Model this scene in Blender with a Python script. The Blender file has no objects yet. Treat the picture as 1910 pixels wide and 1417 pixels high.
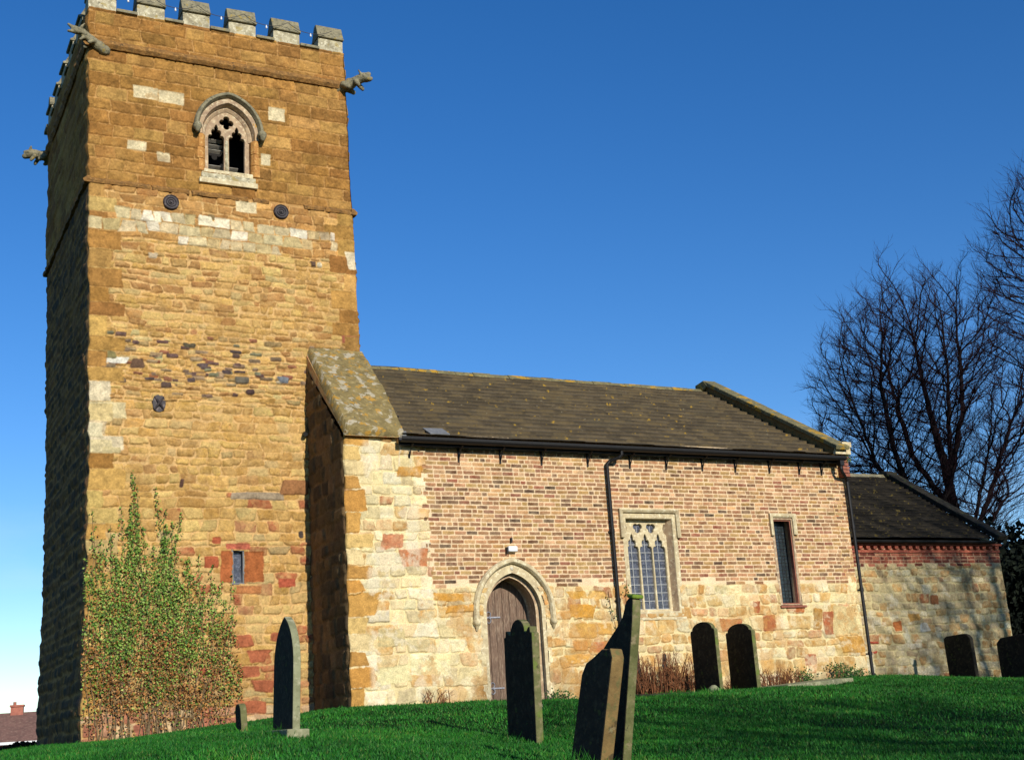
import bpy, math, random
import numpy as np
from mathutils import Vector, Matrix

S = bpy.context.scene
COL = S.collection
R = math.radians

# ------------------------------------------------------------------ camera, sky, sun, exposure
CAM_POS = Vector((-7.264, -19.919, -0.457))
YAW, PITCH, ROLL = 0.486456, 0.261699, -0.066720
def cam_axes(yaw, pitch, roll):
    cy, sy, cp, sp = math.cos(yaw), math.sin(yaw), math.cos(pitch), math.sin(pitch)
    f = Vector((sy*cp, cy*cp, sp)); r = Vector((cy, -sy, 0)); u = r.cross(f)
    c, s = math.cos(roll), math.sin(roll)
    return c*r + s*u, -s*r + c*u, f
_r, _u, _f = cam_axes(YAW, PITCH, ROLL)
cam = bpy.data.cameras.new("camera"); camo = bpy.data.objects.new("camera", cam); COL.objects.link(camo)
mw = Matrix((( _r.x, _u.x, -_f.x, CAM_POS.x), (_r.y, _u.y, -_f.y, CAM_POS.y), (_r.z, _u.z, -_f.z, CAM_POS.z), (0, 0, 0, 1)))
camo.matrix_world = mw
cam.sensor_fit = 'HORIZONTAL'; cam.sensor_width = 36.0; cam.lens = 2400.0/1910.0*36.0
cam.clip_start = 0.1; cam.clip_end = 3000
S.camera = camo

SUN_EL, SUN_AZ = R(22), R(2.5)          # azimuth: east of due south (the wall faces -Y)
sdir = Vector((math.sin(SUN_AZ)*math.cos(SUN_EL), -math.cos(SUN_AZ)*math.cos(SUN_EL), math.sin(SUN_EL)))
w = bpy.data.worlds.new("World"); S.world = w; w.use_nodes = True
nt = w.node_tree; nt.nodes.clear()
sky = nt.nodes.new('ShaderNodeTexSky'); sky.sky_type = 'NISHITA'; sky.sun_disc = False
sky.sun_elevation = SUN_EL; sky.sun_rotation = math.pi - SUN_AZ
sky.air_density = 0.9; sky.dust_density = 0.0; sky.ozone_density = 3.0; sky.altitude = 0
hsv = nt.nodes.new('ShaderNodeHueSaturation'); hsv.inputs['Saturation'].default_value = 1.30; hsv.inputs['Hue'].default_value = 0.509; hsv.inputs['Value'].default_value = 1.0
bg = nt.nodes.new('ShaderNodeBackground'); bg.inputs['Strength'].default_value = 0.136
# thin wisps of cloud low in the sky
tc = nt.nodes.new('ShaderNodeTexCoord'); sep = nt.nodes.new('ShaderNodeSeparateXYZ')
nt.links.new(tc.outputs['Generated'], sep.inputs[0])
mp = nt.nodes.new('ShaderNodeMapping'); mp.inputs['Scale'].default_value = (1.0, 1.0, 3.2); mp.inputs['Location'].default_value = (0.35, 0.1, 0.27)
nt.links.new(tc.outputs['Generated'], mp.inputs[0])
cn = nt.nodes.new('ShaderNodeTexNoise'); cn.inputs['Scale'].default_value = 5.5; cn.inputs['Detail'].default_value = 5; cn.inputs['Roughness'].default_value = .5
nt.links.new(mp.outputs[0], cn.inputs['Vector'])
cr = nt.nodes.new('ShaderNodeMapRange'); cr.inputs['From Min'].default_value = .5; cr.inputs['From Max'].default_value = .75
nt.links.new(cn.outputs['Fac'], cr.inputs['Value'])
zr = nt.nodes.new('ShaderNodeMapRange'); zr.inputs['From Min'].default_value = .22; zr.inputs['From Max'].default_value = .06
nt.links.new(sep.outputs['Z'], zr.inputs['Value'])
mu = nt.nodes.new('ShaderNodeMath'); mu.operation = 'MULTIPLY'; nt.links.new(cr.outputs[0], mu.inputs[0]); nt.links.new(zr.outputs[0], mu.inputs[1])
mu2 = nt.nodes.new('ShaderNodeMath'); mu2.operation = 'MULTIPLY'; nt.links.new(mu.outputs[0], mu2.inputs[0]); mu2.inputs[1].default_value = .42
cmx = nt.nodes.new('ShaderNodeMixRGB'); cmx.inputs['Color2'].default_value = (5.4, 6.3, 7.4, 1)
nt.links.new(mu2.outputs[0], cmx.inputs['Fac'])
nt.links.new(sky.outputs[0], hsv.inputs['Color']); nt.links.new(hsv.outputs[0], cmx.inputs['Color1'])
nt.links.new(cmx.outputs[0], bg.inputs['Color'])
out = nt.nodes.new('ShaderNodeOutputWorld'); nt.links.new(bg.outputs[0], out.inputs[0])

sl = bpy.data.lights.new("sun", 'SUN'); sl.energy = 5.0; sl.angle = R(0.5); sl.color = (1.0, .95, .86)
so = bpy.data.objects.new("sun", sl); COL.objects.link(so)
so.rotation_mode = 'QUATERNION'; so.rotation_quaternion = sdir.to_track_quat('Z', 'Y'); so.location = (0, -60, 40)
S.view_settings.view_transform = 'Standard'; S.view_settings.look = 'None'
S.view_settings.exposure = 0.08; S.view_settings.gamma = 1.0
ALB = 1/1.36                              # display value of a sunlit wall -> albedo

# ------------------------------------------------------------------ helpers
rng = random.Random(7)
def tint(pal, k): return [(tuple(min(250, v*q) for v, q in zip(c, k)), w_) for c, w_ in pal]
def lin(c):
    c = np.asarray(c, float)/255.0
    return np.where(c <= .04045, c/12.92, ((c+.055)/1.055)**2.4)
def tag(o, label=None, cat=None, group=None, kind=None):
    if label: o['label'] = label
    if cat: o['category'] = cat
    if group: o['group'] = group
    if kind: o['kind'] = kind
    return o
def empty(name, loc=(0, 0, 0), rz=0):
    o = bpy.data.objects.new(name, None); COL.objects.link(o); o.location = loc; o.rotation_euler = (0, 0, rz)
    o.empty_display_size = .2
    return o
def link(name, me, m=None, parent=None, smooth=False):
    o = bpy.data.objects.new(name, me); COL.objects.link(o)
    if m is not None:
        me.materials.clear(); me.materials.append(m)
    if smooth: me.polygons.foreach_set('use_smooth', [True]*len(me.polygons))
    if parent is not None: o.parent = parent
    return o
def np_mesh(name, verts, quads, colors=None, smooth=True, tri=False):
    k = 3 if tri else 4
    me = bpy.data.meshes.new(name)
    verts = np.ascontiguousarray(verts, dtype=np.float32); quads = np.ascontiguousarray(quads, dtype=np.int32)
    me.vertices.add(len(verts)); me.vertices.foreach_set('co', verts.ravel())
    me.loops.add(quads.size); me.loops.foreach_set('vertex_index', quads.ravel())
    me.polygons.add(len(quads)); me.polygons.foreach_set('loop_start', np.arange(0, quads.size, k, dtype=np.int32))
    try: me.polygons.foreach_set('loop_total', np.full(len(quads), k, dtype=np.int32))
    except Exception: pass
    me.polygons.foreach_set('use_smooth', np.full(len(quads), smooth, dtype=bool))
    if colors is not None:
        a = me.color_attributes.new('Col', 'FLOAT_COLOR', 'POINT')
        c4 = np.ones((len(verts), 4), dtype=np.float32); c4[:, :3] = colors
        a.data.foreach_set('color', c4.ravel())
    me.update(calc_edges=True); me.validate()
    return me

class MB:
    def __init__(s): s.v = []; s.f = []
    def add(s, vs, fs):
        b = len(s.v); s.v += [tuple(v) for v in vs]; s.f += [tuple(b+i for i in f) for f in fs]; return s
    def box(s, x0, x1, y0, y1, z0, z1, mat=None):
        vs = [Vector(p) for p in ((x0,y0,z0),(x1,y0,z0),(x1,y1,z0),(x0,y1,z0),(x0,y0,z1),(x1,y0,z1),(x1,y1,z1),(x0,y1,z1))]
        if mat is not None: vs = [mat @ v for v in vs]
        return s.add(vs, [(0,3,2,1),(4,5,6,7),(0,1,5,4),(1,2,6,5),(2,3,7,6),(3,0,4,7)])
    def tube(s, pts, rad, n=8, caps=True):
        pts = [Vector(p) for p in pts]; rs = rad if isinstance(rad, (list, tuple)) else [rad]*len(pts)
        rings = []; t0 = (pts[1]-pts[0]).normalized()
        u = t0.orthogonal().normalized()
        for i, p in enumerate(pts):
            if i == 0: t = pts[1]-pts[0]
            elif i == len(pts)-1: t = pts[-1]-pts[-2]
            else: t = (pts[i+1]-pts[i]).normalized() + (pts[i]-pts[i-1]).normalized()
            t = t.normalized(); u = (u - t*u.dot(t)).normalized(); v = t.cross(u)
            rings.append([p + (u*math.cos(2*math.pi*k/n) + v*math.sin(2*math.pi*k/n))*rs[i] for k in range(n)])
        vs = [q for r_ in rings for q in r_]; fs = []
        for i in range(len(pts)-1):
            for k in range(n):
                fs.append((i*n+k, i*n+(k+1) % n, (i+1)*n+(k+1) % n, (i+1)*n+k))
        if caps: fs.append(tuple(range(n))[::-1]); fs.append(tuple((len(pts)-1)*n+k for k in range(n)))
        return s.add(vs, fs)
    def prism(s, poly, y0, y1, axis='Y'):
        n = len(poly)
        if axis == 'Y': a = [(p[0], y0, p[1]) for p in poly]; b = [(p[0], y1, p[1]) for p in poly]
        elif axis == 'X': a = [(y0, p[0], p[1]) for p in poly]; b = [(y1, p[0], p[1]) for p in poly]
        else: a = [(p[0], p[1], y0) for p in poly]; b = [(p[0], p[1], y1) for p in poly]
        fs = [tuple(range(n)), tuple(range(2*n-1, n-1, -1))] + [(i, i+n, (i+1) % n+n, (i+1) % n) for i in range(n)]
        return s.add(a+b, fs)
    def sweep(s, path, prof, closed=False):
        # path: (x,z) points, prof: (offset outward in the XZ plane, y) closed profile
        P = [Vector((p[0], p[1])) for p in path]; n = len(prof); vs = []
        for i, p in enumerate(P):
            a = P[max(i-1, 0)]; b = P[min(i+1, len(P)-1)]
            if 0 < i < len(P)-1:
                t1 = (p-a).normalized(); t2 = (b-p).normalized(); t = (t1+t2).normalized(); k = 1/max(.5, t.dot(t1))
            else: t = (b-a).normalized(); k = 1
            nrm = Vector((-t.y, t.x))
            for (o, y) in prof: q = p + nrm*o*k; vs.append((q.x, y, q.y))
        fs = []
        for i in range(len(P)-1):
            for j in range(n): fs.append((i*n+j, i*n+(j+1) % n, (i+1)*n+(j+1) % n, (i+1)*n+j))
        fs.append(tuple(range(n))[::-1]); fs.append(tuple((len(P)-1)*n+j for j in range(n)))
        return s.add(vs, fs)
    def build(s, name, m, parent=None, bevel=0, smooth=False, seg=2):
        me = bpy.data.meshes.new(name); me.from_pydata(s.v, [], s.f); me.validate()
        import bmesh
        bm = bmesh.new(); bm.from_mesh(me); bmesh.ops.recalc_face_normals(bm, faces=bm.faces); bm.to_mesh(me); bm.free()
        o = link(name, me, m, parent, smooth)
        if bevel:
            b = o.modifiers.new('bevel', 'BEVEL'); b.width = bevel; b.segments = seg; b.limit_method = 'ANGLE'
        return o

def eval_mesh(o):
    dg = bpy.context.evaluated_depsgraph_get(); dg.update()
    me = bpy.data.meshes.new_from_object(o.evaluated_get(dg))
    return me
def plate(name, outer, holes, y0, y1, m, parent, bevel=0, smooth=False):
    """solid plate in the XZ plane with holes, from depth y0 (front) to y1"""
    cu = bpy.data.curves.new(name, 'CURVE'); cu.dimensions = '2D'; cu.fill_mode = 'BOTH'
    for poly in [outer] + list(holes):
        sp = cu.splines.new('POLY'); sp.points.add(len(poly)-1); sp.use_cyclic_u = True
        for i, p in enumerate(poly): sp.points[i].co = (p[0], p[1], 0, 1)
    cu.extrude = abs(y1-y0)/2 - bevel; cu.bevel_depth = bevel; cu.bevel_resolution = 1; cu.offset = -bevel if bevel else 0
    o = bpy.data.objects.new(name+'_tmp', cu); COL.objects.link(o)
    me = eval_mesh(o); bpy.data.objects.remove(o)
    yc = (y0+y1)/2
    co = np.empty(len(me.vertices)*3, dtype=np.float32); me.vertices.foreach_get('co', co); co = co.reshape(-1, 3)
    c2 = np.stack([co[:, 0], yc-co[:, 2], co[:, 1]], 1); me.vertices.foreach_set('co', np.ascontiguousarray(c2).ravel())
    me.update()
    return link(name, me, m, parent, smooth)
def arch(cx, half, zs, za, n=12, z0=None):
    H = za-zs; r = (half*half+H*H)/(2*half); pts = []
    a1 = math.atan2(H, r-half)
    right = [(cx+half-r+r*math.cos(a1*i/n), zs+r*math.sin(a1*i/n)) for i in range(n+1)]
    left = [(2*cx-x, z) for x, z in right]
    p = right + left[::-1][1:]
    if z0 is not None: p = [(cx+half, z0)] + p + [(cx-half, z0)]
    return p
def blob(name, caps, m, parent, vox=.02, disp=.015, seed=0):
    """lumpy carved stone: union of (p0,r0,p1,r1) capsules voxel-remeshed"""
    mb = MB()
    for (p0, r0, p1, r1) in caps:
        p0, p1 = Vector(p0), Vector(p1); d = p1-p0
        if d.length < 1e-4: d = Vector((0, 0, 1e-3)); p1 = p0+d
        t = d.normalized(); pts = []; rs = []
        for a in (-90, -60, -30, 0): pts.append(p0+t*r0*math.sin(R(a))); rs.append(max(r0*math.cos(R(a)), .002))
        for a in (0, 30, 60, 90): pts.append(p1+t*r1*math.sin(R(a))); rs.append(max(r1*math.cos(R(a)), .002))
        mb.tube(pts, rs, 10)
    me = bpy.data.meshes.new(name+'_t'); me.from_pydata(mb.v, [], mb.f); me.validate()
    o = bpy.data.objects.new(name+'_t', me); COL.objects.link(o)
    md = o.modifiers.new('r', 'REMESH'); md.mode = 'VOXEL'; md.voxel_size = vox
    tx = bpy.data.textures.new('lump', 'CLOUDS'); tx.noise_scale = .09
    dm = o.modifiers.new('d', 'DISPLACE'); dm.texture = tx; dm.strength = disp*2; dm.mid_level = .5; dm.texture_coords = 'GLOBAL'
    m2 = eval_mesh(o); bpy.data.objects.remove(o)
    return link(name, m2, m, parent, True)

# ---- numpy noise
def vnoise(nv, nu, cv, cu, rs):
    gv, gu = int(nv/cv)+3, int(nu/cu)+3
    g = rs.rand(gv, gu)
    y = np.arange(nv)/cv; x = np.arange(nu)/cu
    yi = y.astype(int); xi = x.astype(int); fy = y-yi; fx = x-xi
    fy = fy*fy*(3-2*fy); fx = fx*fx*(3-2*fx)
    A = g[yi][:, xi]; B = g[yi][:, xi+1]; Cc = g[yi+1][:, xi]; D = g[yi+1][:, xi+1]
    fx = fx[None, :]; fy = fy[:, None]
    return (A*(1-fx)+B*fx)*(1-fy)+(Cc*(1-fx)+D*fx)*fy
def fbm(nv, nu, c, rs, octs=4, asp=1.0, gain=.5):
    t = 0; a = 1; tot = 0
    for i in range(octs):
        t = t + a*vnoise(nv, nu, max(c, 1.01), max(c*asp, 1.01), rs); tot += a; a *= gain; c /= 2
    return t/tot
def smooth(x): x = np.clip(x, 0, 1); return x*x*(3-2*x)

# ------------------------------------------------------------------ materials
def mat(name, c1, c2, c3=None, scale=6, detail=6, rough=.85, bump=.3, bscale=40, metal=0, spots=None, stretch=(1, 1, 1), spec=.3, wave=None, lo=.35, hi=.65, attr=False, bdist=.01):
    m = bpy.data.materials.new(name); m.use_nodes = True; n = m.node_tree; n.nodes.clear()
    L = n.links.new
    o = n.nodes.new('ShaderNodeOutputMaterial'); p = n.nodes.new('ShaderNodeBsdfPrincipled'); L(p.outputs[0], o.inputs[0])
    t = n.nodes.new('ShaderNodeTexCoord'); mp = n.nodes.new('ShaderNodeMapping'); mp.inputs['Scale'].default_value = stretch
    L(t.outputs['Object'], mp.inputs[0])
    def noise(sc, det=6, ro=.6):
        x = n.nodes.new('ShaderNodeTexNoise'); x.inputs['Scale'].default_value = sc; x.inputs['Detail'].default_value = det; x.inputs['Roughness'].default_value = ro
        L(mp.outputs[0], x.inputs['Vector']); return x
    def rng_(src, a, b, c=0, d=1):
        x = n.nodes.new('ShaderNodeMapRange'); x.inputs['From Min'].default_value = a; x.inputs['From Max'].default_value = b
        x.inputs['To Min'].default_value = c; x.inputs['To Max'].default_value = d; L(src, x.inputs['Value']); return x.outputs[0]
    def mix(f, a, b, mode='MIX'):
        x = n.nodes.new('ShaderNodeMixRGB'); x.blend_type = mode
        for s_, v in ((0, f), (1, a), (2, b)):
            if isinstance(v, (float, int)): x.inputs[s_].default_value = v
            elif isinstance(v, (tuple, list, np.ndarray)): x.inputs[s_].default_value = (*[float(q) for q in v][:3], 1)
            else: L(v, x.inputs[s_])
        return x.outputs[0]
    if attr:
        at = n.nodes.new('ShaderNodeAttribute'); at.attribute_name = 'Col'
        c = at.outputs['Color']
        f = rng_(noise(scale, detail, .75).outputs['Fac'], .3, .7, .66, 1.28)
        cmb = n.nodes.new('ShaderNodeCombineColor'); L(f, cmb.inputs[0]); L(f, cmb.inputs[1]); L(f, cmb.inputs[2])
        c = mix(1.0, c, cmb.outputs[0], 'MULTIPLY')
        f2 = rng_(noise(2.2, 4).outputs['Fac'], .35, .7, 0, .35)
        c = mix(f2, c, mix(1.0, c, (.80, .78, .72), 'MULTIPLY'))
    else:
        c = mix(rng_(noise(scale, detail).outputs['Fac'], lo, hi), lin(c1), lin(c2))
        if c3 is not None: c = mix(rng_(noise(scale*2.3, detail).outputs['Fac'], .52, .66), c, lin(c3))
    if spots:
        for (sc, thr, colr, amt) in spots:
            v = noise(sc, 5, .55)
            c = mix(rng_(v.outputs['Fac'], thr, thr+.05, 0, amt), c, lin(colr))
    L(c, p.inputs['Base Color'])
    p.inputs['Roughness'].default_value = rough; p.inputs['Metallic'].default_value = metal
    p.inputs['Specular IOR Level'].default_value = spec
    if bump:
        b = n.nodes.new('ShaderNodeBump'); b.inputs['Strength'].default_value = bump; b.inputs['Distance'].default_value = bdist
        L(noise(bscale, 8, .65).outputs['Fac'], b.inputs['Height']); L(b.outputs[0], p.inputs['Normal'])
    return m
M = {}
M['masonry'] = mat('weathered_masonry', 0, 0, scale=26, attr=True, bump=1.0, bscale=85, bdist=.014, spec=.1, rough=.95)
M['brick'] = mat('old_brickwork', 0, 0, scale=45, attr=True, bump=.6, bscale=90, bdist=.006, spec=.1, rough=.95)
M['palestone'] = mat('dressed_limestone', (198, 182, 142), (168, 150, 116), (215, 203, 168), scale=7, bump=.5, bscale=45, spots=[(9, .66, (120, 108, 80), .7)])
M['pinkstone'] = mat('tracery_stone', (178, 152, 118), (142, 118, 94), (198, 180, 146), scale=6, bump=.45, bscale=45, spots=[(11, .64, (112, 104, 78), .6)])
M['greystone'] = mat('merlon_stone', (182, 172, 140), (136, 126, 100), (200, 190, 160), scale=8, bump=.8, bscale=35, spots=[(7, .6, (150, 128, 60), .6), (12, .62, (96, 90, 72), .7)])
M['mossstone'] = mat('lichened_stone', (112, 106, 84), (140, 130, 100), (84, 80, 62), scale=8, bump=.9, bscale=35, spots=[(9, .62, (150, 125, 45), .6), (14, .66, (165, 160, 135), .7)])
M['coping'] = mat('lichened_coping', (134, 116, 70), (108, 94, 58), (148, 130, 84), scale=5, bump=1, bscale=30, bdist=.02, spots=[(5.5, .55, (176, 166, 142), .75), (8, .57, (172, 128, 44), .8), (11, .62, (70, 62, 42), .7)])
M['coping2'] = mat('mossy_gable_coping', (120, 112, 76), (100, 94, 66), (140, 128, 84), scale=5, bump=1, bscale=30, bdist=.02, spots=[(4, .56, (176, 134, 32), .85), (12, .62, (72, 66, 46), .6)])
M['string'] = mat('ironstone_moulding', (142, 100, 48), (104, 76, 40), (160, 118, 62), scale=9, bump=1, bscale=30, bdist=.015, spots=[(8, .62, (62, 50, 32), .8)])
M['tiles'] = mat('roof_tiles', 0, 0, scale=22, attr=True, bump=.6, bscale=60, bdist=.008, spec=.2, rough=.9, spots=[(2.2, .52, (100, 84, 54), .4), (1.3, .57, (76, 68, 50), .45), (7, .645, (150, 118, 40), .8), (16, .67, (128, 120, 96), .7)])
M['tiles2'] = mat('mossy_roof_tiles', 0, 0, scale=22, attr=True, bump=.6, bscale=60, bdist=.008, spec=.15, rough=.95, spots=[(9, .6, (92, 78, 34), .7)])
M['wood'] = mat('weathered_oak', (118, 94, 76), (88, 70, 58), (150, 130, 108), scale=5, stretch=(9, 9, .7), bump=.6, bscale=16, rough=.8)
M['iron'] = mat('black_iron', (16, 15, 15), (24, 22, 21), scale=20, bump=.2, rough=.55, spec=.3)
M['hinge'] = mat('worn_grey_iron', (150, 150, 156), (120, 120, 126), scale=20, bump=.3, rough=.5, metal=.3)
M['pattress'] = mat('cast_iron_plate', (62, 54, 54), (40, 36, 38), scale=14, bump=.4, rough=.6, spots=[(10, .6, (104, 92, 88), .7)])
M['ironashlar'] = mat('ironstone_jamb', (186, 134, 70), (160, 108, 54), (202, 158, 92), scale=7, bump=1, bscale=30, bdist=.02)
M['lead'] = mat('lead_cames', (168, 168, 164), (138, 140, 140), scale=30, bump=.2, rough=.6)
M['flash'] = mat('grey_slate_patch', (120, 120, 118), (96, 97, 98), scale=8, bump=.3, rough=.7)
M['glass'] = mat('old_leaded_glass', (84, 86, 96), (52, 54, 62), (104, 106, 114), scale=11, bump=.35, bscale=7, rough=.14, spec=.7, bdist=.02)
M['glass2'] = mat('dark_stained_glass', (42, 52, 52), (28, 34, 40), (60, 66, 74), scale=16, bump=.35, bscale=14, rough=.22, spec=.5, spots=[(18, .64, (60, 96, 80), .5)])
M['redframe'] = mat('reddish_painted_jamb', (150, 96, 74), (120, 70, 56), scale=12, bump=.4)
M['louvre'] = mat('louvre_boards', (170, 164, 150), (120, 112, 100), scale=9, bump=.4, stretch=(1, 6, 6))
M['grave_shade_dark'] = mat('shade_darkened_gravestone', (50, 46, 38), (34, 32, 27), (64, 60, 46), scale=7, bump=.8, bscale=30, spec=.1, spots=[(9, .62, (74, 84, 40), .6)])  # dark stone deepened further to paint in shade on west faces
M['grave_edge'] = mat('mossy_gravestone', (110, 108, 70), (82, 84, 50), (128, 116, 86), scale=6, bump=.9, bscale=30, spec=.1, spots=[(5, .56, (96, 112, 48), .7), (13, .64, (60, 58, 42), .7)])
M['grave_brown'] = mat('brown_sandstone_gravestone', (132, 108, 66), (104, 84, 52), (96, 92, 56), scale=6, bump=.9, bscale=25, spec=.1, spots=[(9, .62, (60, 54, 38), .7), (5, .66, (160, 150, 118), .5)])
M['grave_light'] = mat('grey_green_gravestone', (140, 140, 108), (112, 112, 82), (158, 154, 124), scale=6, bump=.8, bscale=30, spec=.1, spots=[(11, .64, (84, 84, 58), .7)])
M['moss'] = mat('bright_moss', (118, 140, 44), (90, 112, 36), scale=12, bump=.9, bscale=50)
M['whitestone'] = mat('pale_loose_stone', (200, 192, 168), (170, 160, 136), scale=9, bump=.6)
M['bark'] = mat('winter_bark', (30, 26, 26), (20, 17, 18), (38, 33, 31), scale=8, bump=.7, bscale=30, stretch=(1, 1, .4), spec=.05, rough=.95)
M['twig'] = mat('reddish_twigs', (46, 30, 32), (32, 23, 27), scale=3, bump=0, spec=.05, rough=.95)
M['ivyleaf'] = mat('ivy_leaves', 0, 0, scale=30, attr=True, bump=0, rough=.6, spec=.25)
M['ivystem'] = mat('ivy_stems', (124, 104, 74), (96, 80, 56), scale=20, bump=0, rough=.9)
M['drystem'] = mat('dry_red_stems', (126, 80, 48), (92, 56, 34), scale=20, bump=0, rough=.9)
M['darkwood'] = mat('dark_wood_post', (78, 62, 52), (52, 42, 36), scale=8, stretch=(4, 4, .6), bump=.5)
M['yew'] = mat('dark_evergreen', (22, 28, 20), (15, 20, 16), (32, 38, 26), scale=2, bump=0, rough=.8, spec=.1)
M['hedge'] = mat('dark_hedge', (26, 34, 22), (16, 22, 16), (36, 42, 26), scale=3, bump=0, rough=.9, spec=.1)
M['soil'] = mat('turf', (24, 54, 20), (18, 42, 16), (32, 64, 24), scale=3, bump=.6, bscale=60, spec=.05, rough=1)
M['grass'] = mat('grass_blades', 0, 0, scale=2.5, attr=True, bump=0, rough=.6, spec=.2)
M['housebrick'] = mat('house_brick', (166, 104, 84), (140, 84, 68), scale=3, bump=.3)
M['houseroof'] = mat('house_roof_tiles', (120, 88, 76), (100, 74, 64), (132, 104, 88), scale=2, bump=.5, bscale=10)
M['white'] = mat('white_paint', (225, 225, 222), (205, 205, 200), scale=8, bump=.1, rough=.5)
M['wire'] = mat('dark_cable', (50, 44, 38), (36, 32, 30), scale=20, bump=0, rough=.6)
M['bulb'] = mat('frosted_bulb', (225, 225, 220), (205, 205, 205), scale=20, bump=0, rough=.25, spec=.6)
M['dark'] = mat('unlit_interior', (30, 26, 24), (22, 20, 18), scale=5, bump=.2)
M['masonry2'] = mat('plain_rubble', (200, 172, 120), (170, 132, 78), (190, 110, 70), scale=4, bump=.8, bscale=12)

# ------------------------------------------------------------------ ground shape
CP = [(0,0,-.02),(3,0,-.08),(5.2,-.2,-.15),(7.8,0,-.14),(9.2,0,-.02),(10.7,0,.03),(12.3,-.4,-.12),(14,1,-.18),(16,1,-.22),(-1,1.8,-.12),(-2.1,1.8,-.22),(-3.85,1.8,-.31),
      (-3.03,-6.36,-.41),(-2.47,-2.58,-.33),(-.1,-6,-.65),(-1.5,-10,-.86),(-1,-9.6,-.9),(-2.57,-11.4,-.84),(.9,-12.4,-1.0),(6,-1.3,-.17),(6.1,-2.5,-.15),(9.5,-.9,-.07),(2.07,-2.7,-.23),(13,-.3,-.19),(13.9,-.7,-.26),
      (-7.26,-19.9,-2.05),(-5,-7,-.5),(-4.85,3.35,-.34),(-4,6.4,-.36),(-6,9,-.9),(-9,2,-.6),(-12,-8,-1.2),(4,-7,-.6),(8,-6,-.5),(14,-7,-.6),(5,-18,-1.7),(15,-16,-1.3),(22,-4,-.6),(22,6,-.4),(30,10,-.6),(-12,-22,-2.2),(6,-26,-2.1),(5,14,-.6),(-14,14,-1.4)]
CPa = np.array(CP)
def _phi(r2): return .5*r2*np.log(r2+1e-9)
def _fit():
    P = CPa[:, :2]; n = len(P)
    r2 = ((P[:, None]-P[None])**2).sum(-1); K = _phi(r2); np.fill_diagonal(K, 0.35)
    Q = np.hstack([np.ones((n, 1)), P]); A = np.zeros((n+3, n+3)); A[:n, :n] = K; A[:n, n:] = Q; A[n:, :n] = Q.T
    return np.linalg.solve(A, np.concatenate([CPa[:, 2], np.zeros(3)]))
_W = _fit()
def gz(x, y):
    x = np.atleast_1d(np.asarray(x, float)); y = np.atleast_1d(np.asarray(y, float)); shp = x.shape
    xf, yf = x.ravel(), y.ravel(); z = np.empty_like(xf); n = len(CPa)
    for a in range(0, len(xf), 20000):
        X = xf[a:a+20000]; Y = yf[a:a+20000]
        r2 = (X[:, None]-CPa[:, 0])**2+(Y[:, None]-CPa[:, 1])**2
        z[a:a+20000] = _phi(r2)@_W[:n]+_W[n]+_W[n+1]*X+_W[n+2]*Y
    d = np.hypot(xf-4, yf+4); k = smooth((d-22)/22)
    z = z*(1-k)+(-2.6)*k
    z += .018*np.sin(xf*2.1+yf*1.3)*np.sin(yf*1.7-xf*.6)
    return z.reshape(shp)
def g1(x, y): return float(gz(x, y)[0])

def axis(lo, hi, fine, a, b):
    pts = list(np.arange(a, b+1e-6, fine)); s = fine; x = pts[-1]
    while x < hi: s *= 1.25; x += s; pts.append(x)
    s = fine; x = pts[0]
    while x > lo: s *= 1.25; x -= s; pts.insert(0, x)
    return np.array(pts)
def build_ground():
    xs = axis(-1500, 1500, .25, -14, 26); ys = axis(-1500, 1500, .25, -24, 14)
    X, Y = np.meshgrid(xs, ys); Z = gz(X, Y)
    v = np.stack([X, Y, Z], -1).reshape(-1, 3); nu = len(xs); nv = len(ys)
    i = np.arange(nv-1)[:, None]*nu+np.arange(nu-1)[None]; q = np.stack([i, i+1, i+nu+1, i+nu], -1).reshape(-1, 4)
    o = link('ground', np_mesh('ground', v, q), M['soil']); tag(o, kind='structure')
build_ground()

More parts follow.
